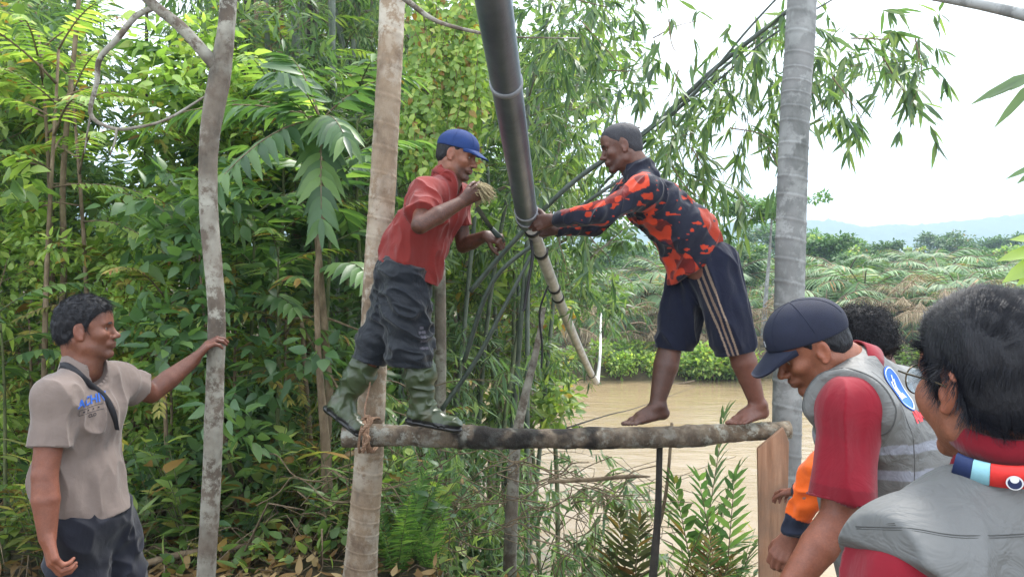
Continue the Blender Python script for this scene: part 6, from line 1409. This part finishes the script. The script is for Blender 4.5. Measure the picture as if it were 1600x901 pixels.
def curly_man():
    root = empty('person', W(1370, 1100, 2.85), 'curly haired person in an orange sleeved top, mostly hidden behind the navy cap man', 'man')
    hd = Head(W(1348, 545, 2.86), V(-.75, .55, -.36), V(-.35, .2, .9), 1.0)
    nb = W(1385, 600, 2.84); sL = W(1350, 645, 2.68); sR = W(1420, 635, 3.02); wa = W(1388, 780, 2.86); hp = W(1390, 860, 2.86)
    fwl = nrm(V(-.90, .38, 0)); eL = W(1278, 742, 2.64); wL = W(1236, 838, 2.66); eR = W(1330, 760, 3.22); wR = W(1246, 768, 3.52)
    kL = W(1370, 1000, 2.80); aL = W(1385, 1110, 2.84); kR = W(1380, 990, 3.0); aR = W(1395, 1090, 3.02); sd_ = nrm(sL - sR); hL = hp + sd_ * .09; hR = hp - sd_ * .09
    F = Field(.0045); hd.sculpt(F, nb, .056); torso_prims(F, nb, sL, sR, wa, hp, (.15, .14, .15), fwl, infl=-.008)
    limb(F, [sL, eL, wL], (.048, .046, .038, .040, .027)); limb(F, [sR, eR, wR], (.048, .046, .038, .040, .027)); limb(F, [hL, kL, aL], LEG); limb(F, [hR, kR, aR], LEG)
    for a in (aL, aR): foot(F, a, fwl)
    hand(F, wL, W(1212, 880, 2.68) - wL, V(.6, .6, -.1), -1, 1.05, curls=[(.4, .8, .5)] * 4, thumb=(.8, .45, .3))
    hand(F, wR, W(1222, 768, 3.62) - wR, V(-.3, .1, -.9), 1, .95, curls=[(.3, .6, .5)] * 4, thumb=(.8, .5, .3))
    make(root, 'body', F, M_SKIN, colf=lambda v: skin_col(v, (.24, .11, .075), hd))
    face_bits(root, hd)
    v, q = hd.hair(.004, .022, top=.01, amp=.012, freq=34); h_ = part('hair', mesh('hair', v, q), M_HAIR, root)
    cb = lambda P, N: np.random.RandomState(4).randn(len(P), 3)
    sv_, sq = strands(v, q, 2600, .05, cb, .0011, 10, 5, .45, .008); part('hair_strands', mesh('strands', sv_, sq), M_HAIR, h_)
    F = Field(.0045); torso_prims(F, nb, sL, sR, wa, hp, (.17, .16, .165), fwl, .06)
    for s_, e_, w_ in ((sL, eL, wL), (sR, eR, wR)): F.cap(s_, e_, .056, .046, .04); F.cap(e_, w_ * .93 + e_ * .07, .046, .038, .02)
    for e_, w_ in ((eL, wL), (eR, wR)): F.fnop(lambda P, p=w_ * .95 + e_ * .05, n=nrm(w_ - e_): np.where(np.linalg.norm(P - p, axis=-1) < .09, (P - p) @ n, -1))
    F.cut(hp, (0, 0, -1))
    def oc(v):
        c = np.tile(V(.80, .13, .015), (len(v), 1))
        for w_, e_ in ((wL, eL), (wR, eR)):
            t = (v - w_) @ nrm(e_ - w_); m_ = (np.linalg.norm(v - w_, axis=1) < .16) & (t < .075); c[m_] = V(.02, .025, .045)
        ln = (v - eL) @ nrm(V(.85, -.5, .1)); c[(ln > .03) & (np.linalg.norm(v - eL, axis=1) < .22)] = V(.42, .43, .46)
        return c
    make(root, 'orange_top', F, M_CLOTH, wr=dict(dirs=V(.9, .3, .2), amp=.008, s=10, seed=8), colf=oc)
    F = Field(.005); torso_prims(F, nb, sL + (sR - sL) * .1, sR + (sL - sR) * .1, wa, hp + V(0, 0, -.05), (.185, .18, .185), fwl, .07)
    for s_, e_, o_ in ((sL, eL, sR), (sR, eR, sL)): F.cap(s_ + (s_ - o_) * .15 + V(0, 0, .05), s_ * .6 + e_ * .4 + (s_ - o_) * .15, .10, .10, .01, 's')
    F.cut(hp + V(0, 0, -.06), (0, 0, -1)); F.cap(hd.w(0, 0, -.05), nb + fwl * .06, .07, .07, .01, 's')
    z1 = W(1400, 700, 2.8)[2]
    make(root, 'vest', F, M_CLOTH, wr=dict(dirs=V(0, 0, 1), amp=.007, s=7, seed=2), colf=lambda v: vest_stripes(np.tile(V(.14, .14, .14), (len(v), 1)), v, (z1, z1 - .07), .0125))
    bm = plain('bracelet', (.02, .02, .02), .5, .1); d = nrm(wR - eR); s_ = nrm(np.cross(d, V(0, 0, 1))); u = np.cross(s_, d); c = wR - d * .0
    a = np.linspace(0, 2 * np.pi, 25); v, q = tube([c + .031 * (math.cos(t) * s_ + math.sin(t) * u) for t in a], .006, 6, False); part('bracelet', mesh('bracelet', v, q), bm, root)
    trousers(root, hp, hL, kL, aL, hR, kR, aR, (.02, .025, .04))

def front_man():
    root = empty('person', W(1600, 2080, 1.2), 'man in glasses seen from behind, nearest the camera, wearing a grey vest', 'man')
    fwl = nrm(V(-.50, .86, 0)); hd = Head(W(1550, 606, 1.16), V(-.22, .975, -.04), V(-.05, .03, 1), 1.07)
    nb = W(1583, 722, 1.17); sL = W(1422, 888, 1.08); sR = W(1770, 850, 1.36); wa = W(1600, 1160, 1.22); hp = W(1600, 1320, 1.22)
    eL = W(1400, 1180, 1.06); wL = W(1370, 1400, 1.2); eR = W(1790, 1150, 1.45); wR = W(1780, 1350, 1.5)
    sd_ = nrm(sL - sR); hL = hp + sd_ * .09; hR = hp - sd_ * .09; kL = hL + V(0, 0, -.42); aL = V(hL[0], hL[1], .08); kR = hR + V(0, 0, -.42); aR = V(hR[0], hR[1], .08)
    F = Field(.0036); hd.sculpt(F, nb, .060); F.ell(hd.w(0, .02, -.045), (.070, .060, .055), hd.M, .02); F.ell(hd.w(-.035, .058, -.022), (.034, .028, .036), hd.M, .02); F.ell(hd.w(.035, .058, -.022), (.034, .028, .036), hd.M, .02); torso_prims(F, nb, sL, sR, wa, hp, (.16, .15, .16), fwl, infl=-.008)
    limb(F, [sL, eL, wL], ARM); limb(F, [sR, eR, wR], ARM); limb(F, [hL, kL, aL], LEG); limb(F, [hR, kR, aR], LEG)
    for a in (aL, aR): foot(F, a, fwl)
    hand(F, wL, V(0, .1, -1), V(.8, .5, 0), -1); hand(F, wR, V(0, .1, -1), V(-.8, -.5, 0), 1)
    make(root, 'body', F, M_SKIN, colf=lambda v: skin_col(v, (.28, .108, .062), hd))
    face_bits(root, hd)
    hl = lambda y: np.interp(y, [-.12, -.085, -.05, -.026, -.014, .004, .014, .026, .046, .062, .085, .12], [-.060, -.058, -.050, -.030, .018, .034, -.004, .006, .040, .058, .070, .080])
    v, q = hd.hair(.0032, .010, top=.008, amp=.005, freq=28, hl=hl); h_ = part('hair', mesh('hair', v, q), M_HAIR, root)
    def cb(P, N):
        L = hd.loc(P); c = V(0, -.045, .125); d = L - c; d = d + V(.55, .2, 0) * (L[:, 2:3] > .06); d += .5 * (np.stack([noise(L, 26, 1), noise(L, 26, 2), noise(L, 26, 3)], -1) - .5) * .1
        return d @ hd.M
    sv_, sq = strands(v, q, 30000, .034, cb, .00048, 6, 7, .015, .0005, jit_=.06, keep=lambda P: hd.loc(P)[:, 2] > hl(hd.loc(P)[:, 1]) + .004)
    s2, q2 = strands(v, q, 60, .055, cb, .0005, 9, 9, .22, .004, keep=lambda P: hd.loc(P)[:, 2] > .07); sv_, sq = merge([(sv_, sq), (s2, q2)])
    hs = NT('hair_strand'); hs.base((.007, .008, .014)); hs.set(Roughness=.42); hs.b.inputs['Specular IOR Level'].default_value = .45
    part('hair_strands', mesh('strands', sv_, sq), hs.m, h_)
    # glasses
    gold = plain('glasses_metal', (.10, .075, .045), .3, .1, 100, 0, metal=.8); g = []
    for x in (-1, 1):
        g.append(tube([hd.w(x * .080, -.006, .008), hd.w(x * .080, .02, .014), hd.w(x * .078, .075, .020), hd.w(x * .074, .094, .022)], .0016, 8))
        a = np.linspace(0, 2 * np.pi, 37); g.append(tube([hd.w(x * .036 + .029 * math.cos(t) * (1 if 1 else 0), (.104 - 3.0 * (x * .036 + .029 * math.cos(t)) ** 2), .006 + .022 * math.sin(t)) for t in a], .0013, 6, False))
    g.append(tube(spline([hd.w(-.009, .104, .010), hd.w(0, .110, .014), hd.w(.009, .104, .010)], 8), .0013, 6)); v, q = merge(g)
    go = part('glasses', mesh('glasses', v, q), gold, root)
    gl = NT('lens'); tp_ = gl.n('BsdfTransparent'); tp_.inputs[0].default_value = (.88, .95, 1, 1); gb = gl.n('BsdfGlossy'); gb.inputs['Roughness'].default_value = .05; mx_ = gl.n('MixShader'); mx_.inputs[0].default_value = .16; gl.l(tp_.outputs[0], mx_.inputs[1]); gl.l(gb.outputs[0], mx_.inputs[2]); gl.l(mx_.outputs[0], gl.out.inputs[0])
    for x in (-1, 1):
        t2 = [(0, 0)] + [(.028 * math.cos(t), .021 * math.sin(t)) for t in np.linspace(0, 2 * np.pi, 33)[:-1]]
        P0 = [hd.w(x * .036 + a, .104 - 3.0 * (x * .036 + a) ** 2, .006 + b) for a, b in t2]; P1 = [p + nrm(hd.M[1]) * .0015 for p in P0]
        T = [[0, 1 + i, 1 + (i + 1) % 32] for i in range(32)]; T2 = [[33 + a, 33 + c, 33 + b] for a, b, c in T]; E = [[1 + i, 34 + i, 34 + (i + 1) % 32, 1 + (i + 1) % 32] for i in range(32)]
        part('lens', mesh('lens', np.array(P0 + P1), [np.array(T + T2), np.array(E)]), gl.m, go)
    # red polo
    F = Field(.004); torso_prims(F, nb, sL, sR, wa, hp, (.158, .158, .165), fwl, .06, infl=-.004); F.cap(nb + V(0, 0, -.03), nb, .07, .066, .03)
    for s_, e_ in ((sL, eL), (sR, eR)): F.cap(s_ + V(0, 0, -.035), e_, .080, .084, .04, end=(s_ * .4 + e_ * .6, e_ - s_))
    F.cut(hp + V(0, 0, .0), (0, 0, -1))
    po, tv, tq = make(root, 'polo_shirt', F, M_CLOTH, wr=dict(dirs=V(0, 0, 1), amp=.006, s=8, seed=3), colf=lambda v: np.tile(V(*RED), (len(v), 1)))
    ax = nrm(hd.w(0, -.03, -.02) - nb); collar_ring(po, nb + ax * .086, ax, fwl, .072, .034, V(*RED) * .85, 20, 340, .012)
    F = Field(.0042); torso_prims(F, nb + V(0, 0, -.030), sL, sR, wa, hp + V(0, 0, -.05), (.182, .180, .19), fwl, .07, infl=.034)
    for s_, o_ in ((sL, sR), (sR, sL)):
        on = nrm(s_ - o_); F.fnop(lambda P, s_=s_, on=on: np.where(P[..., 2] > s_[2] - .26, (P - s_) @ on - .068 + 1.1 * np.clip(s_[2] + .035 - P[..., 2], 0, .14), -1), 'i', .004)
    F.cut(hp + V(0, 0, -.06), (0, 0, -1)); F.cap(hd.w(0, 0, -.05), nb + fwl * .05 + V(0, 0, -.05), .070, .068, .01, 's')
    vm = NT('vest_grey_near'); a = vm.n('VertexColor', layer_name='Col'); vm.base(vm.mix(1.0, a.outputs[0], (.88, .88, .88), 'MULTIPLY')); vm.set(Roughness=.65); b1 = vm.bump(vm.noise(14, 3, .6, dist=1.5), .4, .02)
    vo, tv, tq = make(root, 'vest', F, vm.m, wr=dict(dirs=V(.3, 0, 1), amp=.0045, s=6, seed=15, sharp=1.7, fine=.1), colf=lambda v: np.tile(V(.135, .137, .135), (len(v), 1)) * (.94 + .12 * fbm(v, 10, 2))[:, None])
    vb = plain('vest_binding_near', (.06, .06, .058), .7, .2, 80, .2, 400)
    seam(vo, (tv, tq), [W(1372, 812, 1.02), W(1440, 822, 1.0), W(1530, 835, 1.0), W(1660, 830, 1.1)], nrm(V(.1, -.95, .4)), vb, .0009)
    seam(vo, (tv, tq), [W(1372, 816, 1.02), W(1440, 826, 1.0), W(1530, 839, 1.0), W(1660, 834, 1.1)], nrm(V(.1, -.95, .4)), vb, .0005)
    # neck ribbon of the vest: navy, pale blue and red panels with a round badge
    cc = nb + ax * .072 + V(-.010, 0, 0); fx = nrm(fwl - ax * (fwl @ ax)); sx = np.cross(fx, ax)
    cols = {'ribbon_navy': (.02, .035, .11), 'ribbon_pale_blue': (.30, .58, .66), 'ribbon_red': (.68, .035, .03)}
    for nm, a0, a1 in (('ribbon_navy', 283, 269), ('ribbon_pale_blue', 268.6, 256), ('ribbon_red', 255.6, 150)):
        rows = []
        for a in np.linspace(R(a0), R(a1), 30):
            d = math.sin(a) * sx + math.cos(a) * fx; p = cc + d * .099
            rows.append([p + ax * .002, p - ax * .024 + d * .012, p - ax * .024 + d * .008, p + ax * .004 - d * .004])
        rows = np.array(rows); i = np.arange(29)[:, None] * 4; j = np.arange(4)[None]
        part(nm, mesh(nm, rows.reshape(-1, 3), np.stack([i + j, i + (j + 1) % 4, i + 4 + (j + 1) % 4, i + 4 + j], -1).reshape(-1, 4)), plain(nm, cols[nm], .6, .08, 200, .1, 900), vo)
    a = R(240); d = math.sin(a) * sx + math.cos(a) * fx; p = cc + d * .1085 - ax * .014; tx = nrm(np.cross(ax, d)); ux = nrm(np.cross(d, tx)); ux = nrm(ux - d * .35)
    def dm(r, off, n=28): return np.array([p + d * off] + [p + d * off + r * (math.cos(t) * tx + math.sin(t) * ux) for t in np.linspace(0, 2 * np.pi, n, endpoint=False)]), np.array([[0, 1 + i, 1 + (i + 1) % n] for i in range(n)])
    wm = plain('badge_white', (.7, .7, .72), .5, .05, 100, 0); nv = plain('badge_navy', (.015, .025, .08), .5, .05, 100, 0)
    v, t = dm(.0105, .002); part('badge', mesh('badge', v, t), wm, vo); v, t = dm(.0085, .0028); part('badge_centre', mesh('bc', v, t), nv, vo)
    v, t = dm(.0055, .0034); v[:, :] += ux * .006; part('badge_top', mesh('bt', v * V(1, 1, 1), t), wm, vo)
    t2, tt = text2d('ASN', .013, .0004); a = R(224); d2 = math.sin(a) * sx + math.cos(a) * fx; p2 = cc + d2 * .1125 - ax * .019; tx2 = nrm(np.cross(ax, d2)); 
    P = p2 + t2[:, :1] * tx2 + t2[:, 1:2] * nrm(ax - d2 * .38); part('ribbon_lettering', mesh('rl', P, tt), nv, vo)
    trousers(root, hp, hL, kL, aL, hR, kR, aR, (.02, .022, .03))
# ------------------------------------------------------------------ the people
left_man(); red_man(); camo_man(); cap_man(); curly_man(); front_man()
for o in list(bpy.data.objects):
    if o.type == 'MESH' and o.parent is None and o.get('label') is None and o.get('kind') is None: print('UNLABELLED', o.name)
